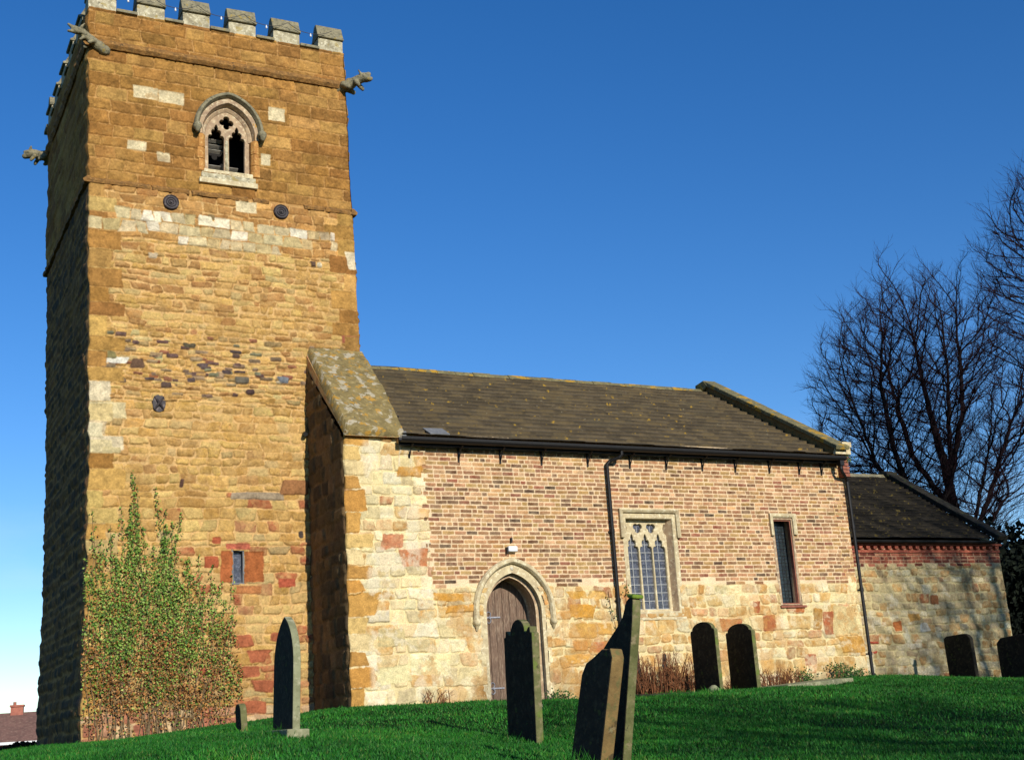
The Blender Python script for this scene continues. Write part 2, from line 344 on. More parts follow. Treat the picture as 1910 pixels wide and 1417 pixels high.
# ------------------------------------------------------------------ masonry heightfields
class Wall:
    def __init__(s, W, H, res, seed, mortar, z0=0.0, warp=.02, wcell=.35):
        s.W, s.H, s.res, s.z0 = W, H, res, z0
        s.nu = int(round(W/res))+1; s.nv = int(round(H/res))+1
        s.rs = np.random.RandomState(seed); rs = s.rs
        s.u = np.linspace(0, W, s.nu)[None, :].repeat(s.nv, 0); s.v = (np.linspace(0, H, s.nv)[:, None]+z0).repeat(s.nu, 1)
        c = wcell/res
        s.wu = (fbm(s.nv, s.nu, c, rs, 4, gain=.55)-.5)*2*warp*2; s.wv = (fbm(s.nv, s.nu, c, rs, 4, 1.6, gain=.55)-.5)*2*warp*2
        s.fine = .6*(fbm(s.nv, s.nu, .12/res, rs, 4, gain=.75)-.5)+.6*(fbm(s.nv, s.nu, .05/res, rs, 3, gain=.8)-.5)
        s.h = np.zeros((s.nv, s.nu)); s.col = np.empty((s.nv, s.nu, 3))
        s.mortar(mortar)
    def mortar(s, c, v0=None, v1=None, u0=None, u1=None, soft=.06):
        c = lin(c)*ALB; n = fbm(s.nv, s.nu, .12/s.res, s.rs, 3)
        cc = c[None, None]*(.86+.3*n[..., None])
        if v0 is None: s.col[:] = cc; s.h += s.fine*.012; return
        k = smooth((s.v+s.wv-v0)/soft+.5)*smooth((v1-s.v-s.wv)/soft+.5)
        if u0 is not None: k = k*smooth((s.u+s.wu-u0)/soft+.5)*smooth((u1-s.u-s.wu)/soft+.5)
        s.col[:] = s.col*(1-k[..., None])+cc*k[..., None]
    def stone(s, u0, u1, v0, v1, col, prot=.018, rad=.03, wk=1.0, edge=.014, bulge=.0, rough=.5, grime=.35, smear=0):
        m = .06; r = s.res
        a0, a1 = max(0, int((u0-m)/r)), min(s.nu, int((u1+m)/r)+2); b0, b1 = max(0, int((v0-s.z0-m)/r)), min(s.nv, int((v1-s.z0+m)/r)+2)
        if a1-a0 < 2 or b1-b0 < 2: return
        sl = (slice(b0, b1), slice(a0, a1))
        U = s.u[sl]+s.wu[sl]*wk; V = s.v[sl]+s.wv[sl]*wk
        cu, cv = (u0+u1)/2, (v0+v1)/2; hu, hv = (u1-u0)/2, (v1-v0)/2; rad = min(rad, hu*.95, hv*.95)*s.rs.uniform(.35, 1.15); rad = min(rad, hu*.95, hv*.95)
        if wk > .5:
            k1, k2, k3 = s.rs.normal(0, .13), s.rs.normal(0, .05), s.rs.normal(0, .12)
            U, V = cu+(U-cu)*(1+k3*np.clip((V-cv)/hv, -1, 1))+(V-cv)*k1, V+(U-cu)*k2
        qx = np.abs(U-cu)-hu+rad; qy = np.abs(V-cv)-hv+rad
        d = np.hypot(np.maximum(qx, 0), np.maximum(qy, 0))+np.minimum(np.maximum(qx, qy), 0)-rad
        d = d+s.fine[sl]*.026*rough*2
        prot = prot*s.rs.uniform(.4, 2.0) if wk > .5 else prot
        a = smooth(-d/edge); tilt = s.rs.uniform(-1, 1)*.5
        top = np.clip((V-cv)/hv, -1, 1)
        hh = prot*(1+tilt*top*.5)+bulge*.45*np.clip(-d/max(min(hu, hv), .02), 0, 1)**.6+s.fine[sl]*.03*rough
        s.h[sl] = s.h[sl]*(1-a)+np.maximum(hh, 0)*a
        ac = np.clip(-d/(r*1.2)+.5, 0, 1)
        if smear: ac = ac*np.clip(1-smear*(fbm(*U.shape, .07/r, s.rs, 3)-.25)*2.2, 0, 1)
        c = np.asarray(col)[None, None]*(1+grime*((fbm(*U.shape, .09/r, s.rs, 3)[..., None]-.5)*2+s.fine[sl][..., None]*1.6))
        s.col[sl] = s.col[sl]*(1-ac[..., None])+c*ac[..., None]
    def blotch(s, col, v0, v1, u0, u1, cell=.35, thr=.55, amt=.8, soft=.08):
        n = fbm(s.nv, s.nu, cell/s.res, s.rs, 5, gain=.62)
        k = smooth((n-thr)/soft)*amt*smooth((s.v-v0)/.15)*smooth((v1-s.v)/.15)*smooth((s.u-u0)/.1+.5)*smooth((u1-s.u)/.1+.5)
        s.col[:] = s.col*(1-k[..., None])+(lin(col)*ALB)[None, None]*k[..., None]; s.h = s.h*(1-k*.5)+.008*k
    def pick(s, pal):
        ws = np.array([p[1] for p in pal], float); i = s.rs.choice(len(pal), p=ws/ws.sum())
        c = lin(pal[i][0])*ALB; c = c*.92+c.mean()*.08; return c*np.exp(s.rs.normal(0, .10))*np.exp(s.rs.normal(0, .018, 3))
    def courses(s, v0, v1, hr, wr, pal, u0=0, u1=None, gap=.008, jit=0, skip=0, **kw):
        u1 = s.W if u1 is None else u1; v = v0
        while v < v1-hr[0]*.5:
            hh = s.rs.uniform(*hr)
            if v+hh > v1-hr[0]*.5: hh = v1-v
            u = u0-s.rs.uniform(0, wr[0]*.8)
            while u < u1:
                ww = s.rs.uniform(*wr)
                if u+ww > u1-wr[0]*.4: ww = u1-u
                j = [s.rs.uniform(-jit, jit)*hh for _ in range(4)]
                if s.rs.rand() > skip:
                    if ww > 0.02: s.stone(max(u, u0)+gap/2+max(j[0], -gap), u+ww-gap/2+min(j[1], gap), v+gap/2+max(j[2], -gap), v+hh-gap/2+min(j[3], gap), s.pick(pal), **kw)
                u += ww
            v += hh
    def build(s, name, m, parent, fmap, mask=None, taper=.015, edges=True):
        h = s.h.copy()
        if edges: h *= smooth(s.u/taper)*smooth((s.W-s.u)/taper)
        X, Y, Z = fmap(s.u, s.v, h)
        i = np.arange(s.nv-1)[:, None]*s.nu+np.arange(s.nu-1)[None]
        q = np.stack([i, i+1, i+s.nu+1, i+s.nu], -1)
        if mask is not None:
            uc = (s.u[:-1, :-1]+s.u[1:, 1:])/2; vc = (s.v[:-1, :-1]+s.v[1:, 1:])/2
            q = q[~mask(uc, vc)]
        q = q.reshape(-1, 4); v = np.stack([X, Y, Z], -1).reshape(-1, 3)
        return link(name, np_mesh(name, v, q, s.col.reshape(-1, 3)), m, parent)
def in_arch(x, z, cx, half, z0, zs, za):
    H = za-zs; r = (half*half+H*H)/(2*half); ax = np.abs(x-cx)
    return (z > z0) & (ax < half) & ((z < zs) | (np.hypot(ax+r-half, z-zs) < r))

OCH = [((222,170,96),4),((210,156,82),4),((230,186,116),3),((196,144,80),2),((212,174,120),1.4)]
RUB = OCH+[((178,120,66),1.2),((160,132,92),.6),((228,200,140),.5),((190,110,70),.25)]
COB = [((176,146,104),2),((142,116,88),2),((112,84,74),1.8),((92,76,72),1.2),((160,104,72),1.2),((140,134,100),1.2),((208,160,92),2.2),((206,190,150),.6)]
LOW = [((216,164,92),4),((200,148,76),3),((226,184,120),2.5),((190,106,70),1.5),((176,90,62),.8),((196,130,92),1.4),((204,172,124),1.2),((170,140,100),.5)]
ASH = [((188,132,66),4),((176,120,58),4),((196,142,74),3),((164,112,56),2),((204,150,84),1)]
PAL = [((234,214,168),4),((224,200,148),3),((214,190,140),2),((240,226,190),2)]
NAV = [((240,214,154),3.2),((244,226,178),3.4),((220,168,92),2.6),((210,152,76),1.3),((222,198,146),1.6),((188,118,72),.5),((214,182,124),1),((230,184,126),.8)]
NLO = [((218,172,98),3),((234,204,144),2.2),((208,154,78),2.2),((186,112,70),1.0),((224,200,152),1.5),((204,150,100),1),((240,220,172),1.6)]
BRK = [((190,132,94),3),((164,112,74),3.2),((148,98,66),3),((206,154,104),2),((122,84,62),1.8),((220,168,128),1.8),((156,90,68),1.4),((92,66,54),.7),((176,130,72),3),((190,148,88),2)]
CHA = [((214,186,132),3),((230,208,160),2.5),((200,150,86),2.4),((200,176,134),1.6),((176,150,108),1.6),((178,110,66),.5),((232,220,178),1)]
CBR = [((162,84,60),3),((146,72,52),2),((176,104,76),2),((120,62,48),1.5),((184,124,92),1)]

YL = (.975, 1.0, .90)
OCH, RUB, ASH, LOW = [tint(p, YL) for p in (OCH, RUB, ASH, LOW)]
BRK = tint(BRK, (.98, .975, .90))
# ================================================================== TOWER
TY = 1.8
ZT = 12.66
def xl(z): return np.interp(z, [-.6, 2, 4.4, 9.2, 12.8], [-3.84, -3.80, -3.80, -3.90, -3.97])
def xr(z): return np.interp(z, [-.6, 6.6, 9.3, 12.8], [1.08, 1.05, .99, .92])
_er = np.random.RandomState(5); _ez = np.arange(-1, 14, .13); _ev = _er.uniform(-.022, .022, len(_ez)); _ev2 = _er.uniform(-.015, .015, len(_ez))
def el(z): return np.interp(z, _ez, _ev)
def er(z): return np.interp(z, _ez, _ev2)
TW = 4.9; TD = 5.1
tower = empty('church_tower', (-1.4, TY+2.5, 0)); T0 = Vector((-1.4, TY+2.5, 0))
tag(tower, 'tall square ironstone church tower with battlements and carved corner gargoyles', 'church tower')
def reparent(p, loc=None):
    # children were modelled in world coordinates: keep them there
    off = Matrix.Translation(-Vector(p.location)) if p.rotation_euler[2] == 0 else None
    for c in p.children:
        if not c.get('_off'): c.matrix_parent_inverse = off; c['_off'] = 1
def clean():
    for o in bpy.data.objects:
        if '_off' in o: del o['_off']

BX, BZ0, BZS, BZA, BH = -1.40, 9.74, 10.52, 11.12, .46       # belfry opening
def tower_front():
    res = .0125
    wl = Wall(TW, 13.3, res, 11, (226, 184, 122), z0=-.64, warp=.022)
    # rows by height
    wl.mortar((206, 166, 108), -.64, 1.0)
    wl.courses(-.64, .15, (.16, .26), (.2, .5), [((206,150,110),3),((198,126,92),3),((214,178,130),2),((176,110,80),1)], gap=.014, jit=.05, rad=.05, bulge=.015, rough=.8)
    wl.courses(.15, 2.9, (.12, .21), (.14, .42), LOW, gap=.018, jit=.09, rad=.05, bulge=.018, rough=.9, smear=.45)
    wl.courses(2.9, 3.75, (.14, .22), (.18, .5), LOW+OCH, gap=.016, jit=.06, rad=.04, bulge=.016, rough=.8, smear=.25)
    wl.courses(3.75, 5.35, (.09, .19), (.14, .42), OCH+[((190,140,76),2)], gap=.014, jit=.12, rad=.045, bulge=.024, rough=1.2, smear=.4)
    wl.courses(5.35, 6.65, (.07, .12), (.12, .34), RUB, gap=.014, jit=.14, rad=.045, bulge=.016, rough=1.1, smear=.4)
    wl.courses(6.65, 8.25, (.08, .17), (.12, .38), OCH+[((190,136,72),3),((176,124,62),2)], gap=.012, jit=.14, rad=.04, bulge=.018, rough=1.2, smear=.35)
    wl.courses(8.25, 9.25, (.14, .22), (.2, .46), [((212,158,82),4),((196,142,70),4),((182,128,62),2)], gap=.012, jit=.05, rad=.025, bulge=.01, rough=.8, smear=.2)
    for (v0, v1) in ((2.9, 5.5), (6.5, 8.3)): wl.blotch((226, 182, 112), v0, v1, 0, 4.9, .30, .56, .55)
    wl.blotch((168, 122, 62), 2.5, 8.4, 0, 4.9, .9, .60, .35)
    # dark sea cobbles
    for k in range(120):
        g = wl.rs.normal(); vv = np.clip(5.92+g*.26, 5.35, 6.65); uu = wl.rs.uniform(.15, 4.6)
        if wl.rs.rand() < .35: uu = wl.rs.uniform(.2, 2.2)
        ww = wl.rs.uniform(.10, .24); hh = wl.rs.uniform(.045, .085)
        wl.stone(uu, uu+ww, vv, vv+hh, wl.pick(COB), prot=.03, rad=.05, bulge=.025, rough=.35, wk=.5)
    for (uu, vv, ww, hh, c) in [(.28,5.92,.38,.12,(236,228,206)),(.16,6.0,.3,.15,(150,138,90)),(.72,5.86,.22,.17,(120,92,72)),(1.6,6.3,.2,.09,(100,90,70)),(2.5,5.7,.26,.12,(120,112,96)),(3.3,5.75,.2,.12,(130,134,138)),(1.2,5.55,.2,.1,(104,84,74)),(2.7,5.5,.16,.11,(84,66,62)),
                              (4.55,6.6,.4,.22,(170,100,76)),(2.4,3.62,.95,.13,(176,156,128)),(3.3,3.72,.5,.26,(168,118,76)),(3.85,3.8,.13,.17,(110,100,88)),(1.5,3.8,.07,.15,(104,76,64)),(3.6,2.95,.09,.14,(86,74,66)),(2.1,8.75,.12,.12,(140,118,80)),
                              (4.0,8.05,.1,.12,(110,86,70)),(4.13,8.05,.1,.12,(232,214,176)),(1.0,7.9,.16,.1,(206,184,150)),(3.95,4.62,.15,.1,(80,66,56))]:
        wl.stone(uu, uu+ww, vv, vv+hh, lin(c)*ALB, prot=.028, rad=.05, bulge=.02, rough=.4, wk=.6)
    # quoins both edges
    v = 0.1; k = 0
    while v < 9.1:
        hh = wl.rs.uniform(.24, .36); wd = .52 if k % 2 else .30
        p = PAL if 4.35 < v < 5.5 else ASH+OCH
        wl.stone(-.05, wd+wl.rs.uniform(-.05, .1), v+.005, v+hh-.008, wl.pick(p), prot=.02, rad=.02, bulge=.006, rough=.6, wk=.5)
        if v > 6.2: wl.stone(TW-wd-wl.rs.uniform(-.05, .1), TW+.05, v+.005, v+hh-.008, wl.pick(ASH), prot=.02, rad=.02, bulge=.006, rough=.6, wk=.5)
        v += hh; k += 1
    wl.stone(-.05, .36, 4.36, 4.58, lin((232,212,160))*ALB, prot=.025, rad=.04, wk=.4); wl.stone(.2, .5, 4.36, 4.46, lin((226,206,152))*ALB, prot=.022, rad=.08, wk=.4)
    wl.stone(-.05, .24, 4.62, 4.86, lin((236,220,176))*ALB, prot=.025, rad=.03); wl.stone(-.05, .38, 4.9, 5.2, lin((226,200,140))*ALB, prot=.025, rad=.05)
    # pale limestone bands
    for (v0, v1, ua, ub) in [(8.34, 8.57, 0, 1.0), (8.58, 8.80, .45, 1.25), (8.40, 8.60, 1.0, 4.55), (8.20, 8.39, 1.55, 3.4), (8.62, 8.8, 1.25, 1.9), (8.61, 8.82, 1.9, 3.0), (8.6, 8.78, 3.0, 4.5)]:
        u = ua
        while u < ub-.08:
            ww = wl.rs.uniform(.18, .38)
            if wl.rs.rand() < .93: wl.stone(u+.005, min(u+ww, ub)-.006, v0+.005, v1-.006, wl.pick(PAL[1:]+[((208,180,122),2)]), prot=.02, rad=.02, bulge=.004, rough=.4, wk=.8)
            u += ww
    wl.stone(4.72, 4.95, 8.1, 8.42, lin((232, 214, 176))*ALB, prot=.035, rad=.05)
    # ashlar top
    wl.mortar((202, 156, 96), 9.22, 13)
    v = 9.28; rows = []
    for hh in (.2,.22,.24,.2,.24,.26,.23,.25,.27,.24,.26,.22,.24,.25,.24): rows.append((v, v+hh)); v += hh
    for (a, b) in rows:
        u = -wl.rs.uniform(0, .3)
        while u < TW:
            ww = wl.rs.uniform(.32, .68) if a > 10.2 else wl.rs.uniform(.24, .6)
            if u+ww > TW-.15: ww = TW-u+.05
            wl.stone(u+.006, u+ww-.006, a+.006, b-.007, wl.pick(ASH), prot=.024, rad=.02, bulge=.004, rough=1.15, wk=.48, edge=.014, grime=.42)
            u += ww
    for (xa, za, xb, zb) in [(-3.14,11.23,-2.69,10.99),(-2.68,11.21,-2.22,10.97),(-.61,11.22,-.29,10.95),(-3.24,10.12,-2.9,9.95),(-2.71,9.97,-2.48,9.79),(-.78,10.23,-.6,10.0),(-1.31,9.2,-.92,8.98)]:
        wl.stone(xa+3.92, xb+3.92, zb, za, lin((236, 216, 170))*ALB, prot=.017, rad=.01, bulge=0, rough=.3, wk=.3)
    wl.blotch((122, 84, 42), 9.25, 12.7, 0, 4.9, .5, .60, .45); wl.blotch((204, 156, 88), 9.3, 12.7, 0, 4.9, .35, .62, .4)
    # red blocks round the slit
    for (a, b, c, d, cc) in [(-1.2,-.86,2.2,2.72,(180,106,60)),(-1.62,-1.42,2.2,2.74,(190,110,64)),(-1.52,-1.1,2.76,2.86,(200,110,84)),(-1.35,-.9,2.0,2.14,(196,130,80)),(-1.9,-1.66,2.45,2.65,(186,100,66)),(-.6,-.3,2.1,2.25,(180,92,66)),(-1.75,-1.6,2.85,2.97,(184,98,66))]:
        wl.stone(a+3.82, b+3.82, c, d, lin(cc)*ALB, prot=.02, rad=.03, bulge=.01, wk=.45)
    for (a, b, c, d) in [(-1.15,-.8,.85,1.05),(-1.3,-.95,.6,.8),(-1.4,-1.05,1.1,1.3),(-1.05,-.7,.35,.55),(-.75,-.4,1.2,1.35),(-1.2,-.85,-.0,.2)]:
        wl.stone(a+3.82, b+3.82, c, d, lin((184,108,74))*ALB*(.9+.2*rng.random()), prot=.025, rad=.05, bulge=.015)
    def f(u, v, h):
        L = xl(v)+el(v); Rr = xr(v)+er(v); t = u/TW
        set_ = np.where(v > 9.26, .03, 0)
        return L+(Rr-L)*t, TY+set_-h, v
    def mask(u, v):
        L = xl(v); Rr = xr(v); X = L+(Rr-L)*u/TW
        return in_arch(X, v, BX, BH+.04, BZ0-.03, BZS, BZA+.05) | ((X > -1.40) & (X < -1.21) & (v > 2.17) & (v < 2.74))
    o = wl.build('south_wall', M['masonry'], tower, f, mask)
tower_front()
def tower_sides():
    res = .035
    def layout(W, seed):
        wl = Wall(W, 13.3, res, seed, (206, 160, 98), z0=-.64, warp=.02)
        wl.courses(-.64, 9.2, (.12, .22), (.2, .5), [((150,112,66),3),((128,96,60),3),((110,88,62),2),((96,82,64),2)], gap=.03, jit=.1, rad=.05, bulge=.008, rough=1.0)  # stone colours darkened to stand in for shade on the west face
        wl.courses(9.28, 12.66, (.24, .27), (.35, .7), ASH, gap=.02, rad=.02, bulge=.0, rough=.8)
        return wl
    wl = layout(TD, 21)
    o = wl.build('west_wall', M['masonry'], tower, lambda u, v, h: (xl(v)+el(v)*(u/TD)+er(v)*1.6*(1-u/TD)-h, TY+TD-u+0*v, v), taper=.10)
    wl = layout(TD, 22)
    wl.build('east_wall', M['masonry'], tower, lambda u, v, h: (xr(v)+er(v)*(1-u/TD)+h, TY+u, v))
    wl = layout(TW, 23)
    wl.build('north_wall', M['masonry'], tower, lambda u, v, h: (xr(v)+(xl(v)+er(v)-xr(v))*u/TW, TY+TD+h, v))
    MB().box(-3.85, .88, TY+.06, TY+TD-.06, 12.1, 12.2).build('roof', M['flash'], tower)
    # floor in the unlit-interior tone keeps the belfry closed
    MB().box(-3.7, .8, TY+.3, TY+TD-.3, 9.3, 9.4).build('belfry_floor', M['dark'], tower)
    # inner faces of the parapet
    m = MB(); zb = 12.15
    m.box(-3.58, .55, TY+.30, TY+.34, zb, ZT-.01); m.box(-3.58, .55, TY+TD-.34, TY+TD-.30, zb, ZT-.01)
    m.box(-3.62, -3.58, TY+.30, TY+TD-.30, zb, ZT-.01); m.box(.55, .59, TY+.30, TY+TD-.30, zb, ZT-.01)
    m.build('parapet_lining', M['greystone'], tower)
tower_sides()
def jag_bar(mb, p0, p1, prof_fn, n=40, seed=0, amp=.012):
    """moulding along a line with uneven weathered section; prof_fn gives (out, up) points"""
    rr = random.Random(seed); p0, p1 = Vector(p0), Vector(p1); d = (p1-p0).normalized(); o = Vector((d.y, -d.x, 0)); b = len(mb.v); k = 0
    for i in range(n+1):
        t = i/n; s = 1+rr.uniform(-1, 1)*.25; q = p0.lerp(p1, t); dz = rr.uniform(-1, 1)*amp*.5; pr = prof_fn(); k = len(pr)
        for (a, z) in pr: mb.v.append(tuple(q+o*a*(s if a > 0 else 1)+Vector((0, 0, z+dz))))
    for i in range(n):
        for j in range(k): mb.f.append((b+i*k+j, b+i*k+(j+1) % k, b+(i+1)*k+(j+1) % k, b+(i+1)*k+j))
    mb.f.append(tuple(b+j for j in range(k))[::-1]); mb.f.append(tuple(b+n*k+j for j in range(k)))
P_STR = lambda: [(-.05, -.07), (.03, -.07), (.075, -.01), (.07, .05), (.02, .10), (-.05, .10)]
P_LOW = lambda: [(-.05, -.05), (.05, -.045), (.065, 0), (.0, .07), (-.05, .07)]
for (z, nm, pf, am) in ((11.92, 'string_course', P_STR, .012), (9.24, 'string_course', P_LOW, .02)):
    a, b = float(xl(z))-.02, float(xr(z))+.02; yb = TY+TD
    mb = MB()
    if z > 10: jag_bar(mb, (a, TY, z), (b, TY, z), pf, 60, 3, am)
    else:
        for (s0, s1) in ((0, .22), (.225, .36), (.37, .58), (.60, .66), (.80, .88), (.885, 1)): jag_bar(mb, (a+(b-a)*s0, TY+.01, z), (a+(b-a)*s1, TY+.01, z), pf, max(4, int(60*(s1-s0))), int(s0*100), am)
    jag_bar(mb, (a, yb, z), (a, TY-.05, z), pf, 50, 5, am); jag_bar(mb, (b, TY-.05, z), (b, yb, z), pf, 50, 6, am)
    mb.build(nm, M['string'], tower)
# merlons
def merlon(along, base, cx, cy, wdt, z0, seed):
    """merlon on the parapet; along = 'x' or 'y'"""
    rr = random.Random(seed); j = lambda a: rr.uniform(-a, a)
    th = .34; h1 = .26+j(.012); h2 = .60+j(.02)
    M_ = Matrix.Translation((cx, cy, z0))@Matrix.Rotation(R(0 if along == 'x' else 90), 4, 'Z')@Matrix.Rotation(R(j(.8)), 4, 'Y')
    o = MB().box(-wdt/2, wdt/2, -th/2, th/2, -.03, h1, M_).build('merlon', M['greystone'], tower, bevel=.012)
    # saddleback weathered cap with an overhanging lower edge
    prof = [(-th/2-.045, h1+.005), (-th/2-.05, h1+.05), (-th/2-.01, h1+.07), (-.08, h2-.02), (-.02, h2), (.05, h2-.03), (th/2, h1+.07), (th/2+.05, h1+.05), (th/2+.045, h1+.005)]
    c = MB(); n = len(prof); L = wdt/2+.015
    c.add([M_@Vector((-L, p[0], p[1])) for p in prof]+[M_@Vector((L, p[0]+j(.006), p[1]+j(.012))) for p in prof], [tuple(range(n)), tuple(range(2*n-1, n-1, -1))]+[(i, i+n, (i+1) % n+n, (i+1) % n) for i in range(n)])
    cap = c.build('cap', M['mossstone'], o, bevel=.012)
    return o
MX = [(-3.97,-3.47),(-3.10,-2.59),(-2.25,-1.74),(-1.38,-.85),(-.50,.03),(.41,.92)]
k = 0
for (a, b) in MX:
    merlon('x', 0, (a+b)/2, TY+.17+.03, b-a, ZT, k); k += 1
    if k % 3: merlon('x', 0, (a+b)/2, TY+TD-.17, b-a, ZT, k+40)
for i in range(1, 6):
    y = TY+.22+i*.93
    merlon('y', 0, -3.97+.17, y, .52, ZT, 60+i); merlon('y', 0, .92-.17, y, .52, ZT, 80+i)
rr = random.Random(4)
def csill(*a): MB().box(*a).build('crenel_sill', M['mossstone'], tower, bevel=.01)
for i in range(5): csill(MX[i][1]-.005, MX[i+1][0]+.005, TY-.04, TY+.36, ZT-.02, ZT+.045+rr.uniform(-.01, .015))
for i in range(6):
    y = TY+.22+i*.93
    for x0, x1 in ((-4.0, -3.6), (.55, .95)): csill(x0, x1, y+.265, y+.665, ZT-.02, ZT+.05+rr.uniform(-.01, .015))
    if i < 5: csill(MX[i][1], MX[i+1][0], TY+TD-.36, TY+TD+.03, ZT-.02, ZT+.05)
# gargoyles
def gargoyle(loc, rz, seed, kind=0):
    if kind == 0:   # crouching beast with big head thrust out
        caps = [((-.15,0,-.02),.13,(.12,0,0),.11), ((.12,0,0),.11,(.34,0,.06),.085), ((.34,0,.06),.09,(.46,0,.06),.10), ((.46,0,.05),.09,(.56,.0,.0),.06),
                ((.5,.0,.10),.05,(.56,0,.1),.045), ((.30,-.09,-.02),.05,(.36,-.10,-.12),.035), ((.30,.09,-.02),.05,(.36,.10,-.12),.035), ((.05,-.11,-.02),.07,(.15,-.13,-.11),.05), ((.05,.11,-.02),.07,(.15,.13,-.11),.05),
                ((.42,-.08,.13),.03,(.40,-.11,.18),.02), ((.42,.08,.13),.03,(.40,.11,.18),.02), ((.2,0,.08),.05,(.1,0,.12),.03)]
    else:           # long neck and open-jawed head
        caps = [((-.2,0,-.12),.13,(.1,0,.0),.10), ((.1,0,0),.10,(.34,0,.12),.07), ((.34,0,.12),.08,(.50,0,.10),.09), ((.5,0,.13),.06,(.66,0,.17),.035), ((.5,0,.05),.045,(.64,0,.01),.03),
                ((.4,-.08,.18),.03,(.36,-.12,.26),.02), ((.4,.08,.18),.03,(.36,.12,.26),.02), ((.28,0,.02),.05,(.36,0,-.08),.03), ((.1,-.1,-.05),.06,(.2,-.12,-.14),.04), ((.1,.1,-.05),.06,(.2,.12,-.14),.04)]
    Mx = Matrix.Translation(loc)@Matrix.Rotation(rz, 4, 'Z')@Matrix.Rotation(R(-6), 4, 'Y')
    k_ = .82 if kind else 1.0
    caps = [(Mx@(Vector(a)*k_), ra*k_, Mx@(Vector(b)*k_), rb*k_) for a, ra, b, rb in caps]
    return blob('gargoyle', caps, M['mossstone'], tower, vox=.016, disp=.014)
gargoyle((.90, TY+.02, 11.93), R(-42), 1, 0)
gargoyle((-3.82, TY-.03, 11.93), R(-166), 2, 1)
gargoyle((-3.92, TY+TD-.1, 11.9), R(150), 3, 0)

# belfry window ----------------------------------------------------
def arch_ring(cx, half, zs, za, w, z0): return arch(cx, half+w, zs, za+w*1.05, 14, z0)
def ring(cx, ho, hi, zs, zo, zi, z0):
    A = [(cx+ho, z0)]+arch(cx, ho, zs, zo, 16)+[(cx-ho, z0)]; B = [(cx+hi, z0)]+arch(cx, hi, zs, zi, 16)+[(cx-hi, z0)]; m = MB(); n = len(A); v = []
    for i in range(n): v += [(A[i][0], TY-.002, A[i][1]), (B[i][0]+(A[i][0]-B[i][0])*.25, TY-.002, B[i][1]+(A[i][1]-B[i][1])*.25), (B[i][0], TY+.08, B[i][1]), (B[i][0], TY+.3, B[i][1]), (A[i][0], TY+.3, A[i][1])]
    f = [(i*5+j, i*5+(j+1) % 5, (i+1)*5+(j+1) % 5, (i+1)*5+j) for i in range(n-1) for j in range(5)]+[(0,1,2,3,4), tuple((n-1)*5+j for j in range(5))]
    return m.add(v, f).build('belfry_window', M['pinkstone'], tower)
bel = plate('belfry_window', arch(BX, BH+.125, BZS, BZA+.14, 14, BZS-.06), [arch(BX, BH+.015, BZS, BZA+.015, 14, BZS-.3)], TY+.002, TY+.36, M['pinkstone'], tower, bevel=.012) if False else ring(BX, BH+.125, BH+.012, BZS, BZA+.14, BZA+.012, BZS-.05)
plate('inner_order', arch(BX, BH+.03, BZS, BZA+.03, 14, BZS-.05), [arch(BX, BH-.06, BZS, BZA-.07, 14, BZS-.06)] if False else [], TY+.30, TY+.305, M['pinkstone'], bel) if False else None
MB().sweep([(BX+BH-.06, BZS-.05)]+arch(BX, BH-.06, BZS, BZA-.07, 14)+[(BX-BH+.06, BZS-.05)], [(0, TY+.16), (-.05, TY+.12), (-.09, TY+.12), (-.09, TY+.34), (0, TY+.34)]).build('inner_order', M['pinkstone'], bel, bevel=.008)
for sx in (-1, 1):
    m = MB()
    for a, b in ((BZ0-.02, BZ0+.22), (BZ0+.225, BZ0+.45), (BZ0+.455, BZS-.055)):
        e = BX+sx*BH; w1_ = rng.uniform(.10, .16)
        m.prism([(e+sx*w1_, TY-.004), (e+sx*.02, TY-.004), (e-sx*.03, TY+.06), (e-sx*.03, TY+.34), (e+sx*w1_, TY+.34)], a, b, 'Z')
    m.build('jamb', M['ironashlar'], bel, bevel=.014)
def light_hole(cx, w, z0, zs, za, k=1.0):
    h = w/2; H = za-zs
    half = [(h, z0), (h, zs), (h*1.0, zs+.13*H), (h*.86, zs+.25*H), (h*.52, zs+.27*H), (h*.62, zs+.40*H), (h*.60, zs+.55*H), (h*.42, zs+.64*H), (h*.20, zs+.62*H), (h*.24, zs+.76*H), (h*.12, zs+.92*H), (0, za)]
    return [(cx+x, z) for x, z in half]+[(cx-x, z) for x, z in half[::-1][1:]]
def foil(cx, cz, r, n=4, rot=0, amt=.42, m=40):
    return [(cx+r*(1-amt+amt*abs(math.cos(n/2*(a-rot)))**.8)*math.cos(a), cz+r*(1-amt+amt*abs(math.cos(n/2*(a-rot)))**.8)*math.sin(a)) for a in [2*math.pi*i/m for i in range(m)]]
H2 = BH-.05
plate('tracery', arch(BX, BH, BZS, BZA+.01, 14, BZ0+.02),
      [light_hole(BX-.195, .30, BZ0+.06, BZS-.05, BZS+.25), light_hole(BX+.195, .30, BZ0+.06, BZS-.05, BZS+.25), foil(BX, BZS+.31, .135, 4, 0, .45)], TY+.17, TY+.27, M['pinkstone'], bel, bevel=.010)
m = MB().tube([(BX, TY+.19, BZ0+.03), (BX, TY+.19, BZS-.06)], [.042, .038], 8); m.build('mullion', M['greystone'], bel, smooth=True)
hp = arch(BX, BH+.10, BZS+.06, BZA+.14, 14); hp = [(BX+BH+.10, BZS+.02)]+hp+[(BX-BH-.10, BZS+.02)]
MB().sweep(hp, [(0, TY+.03), (0, TY-.03), (-.03, TY-.10), (-.075, TY-.10), (-.10, TY-.05), (-.10, TY+.03)]).build('hood_mould', M['mossstone'], bel, bevel=.008)
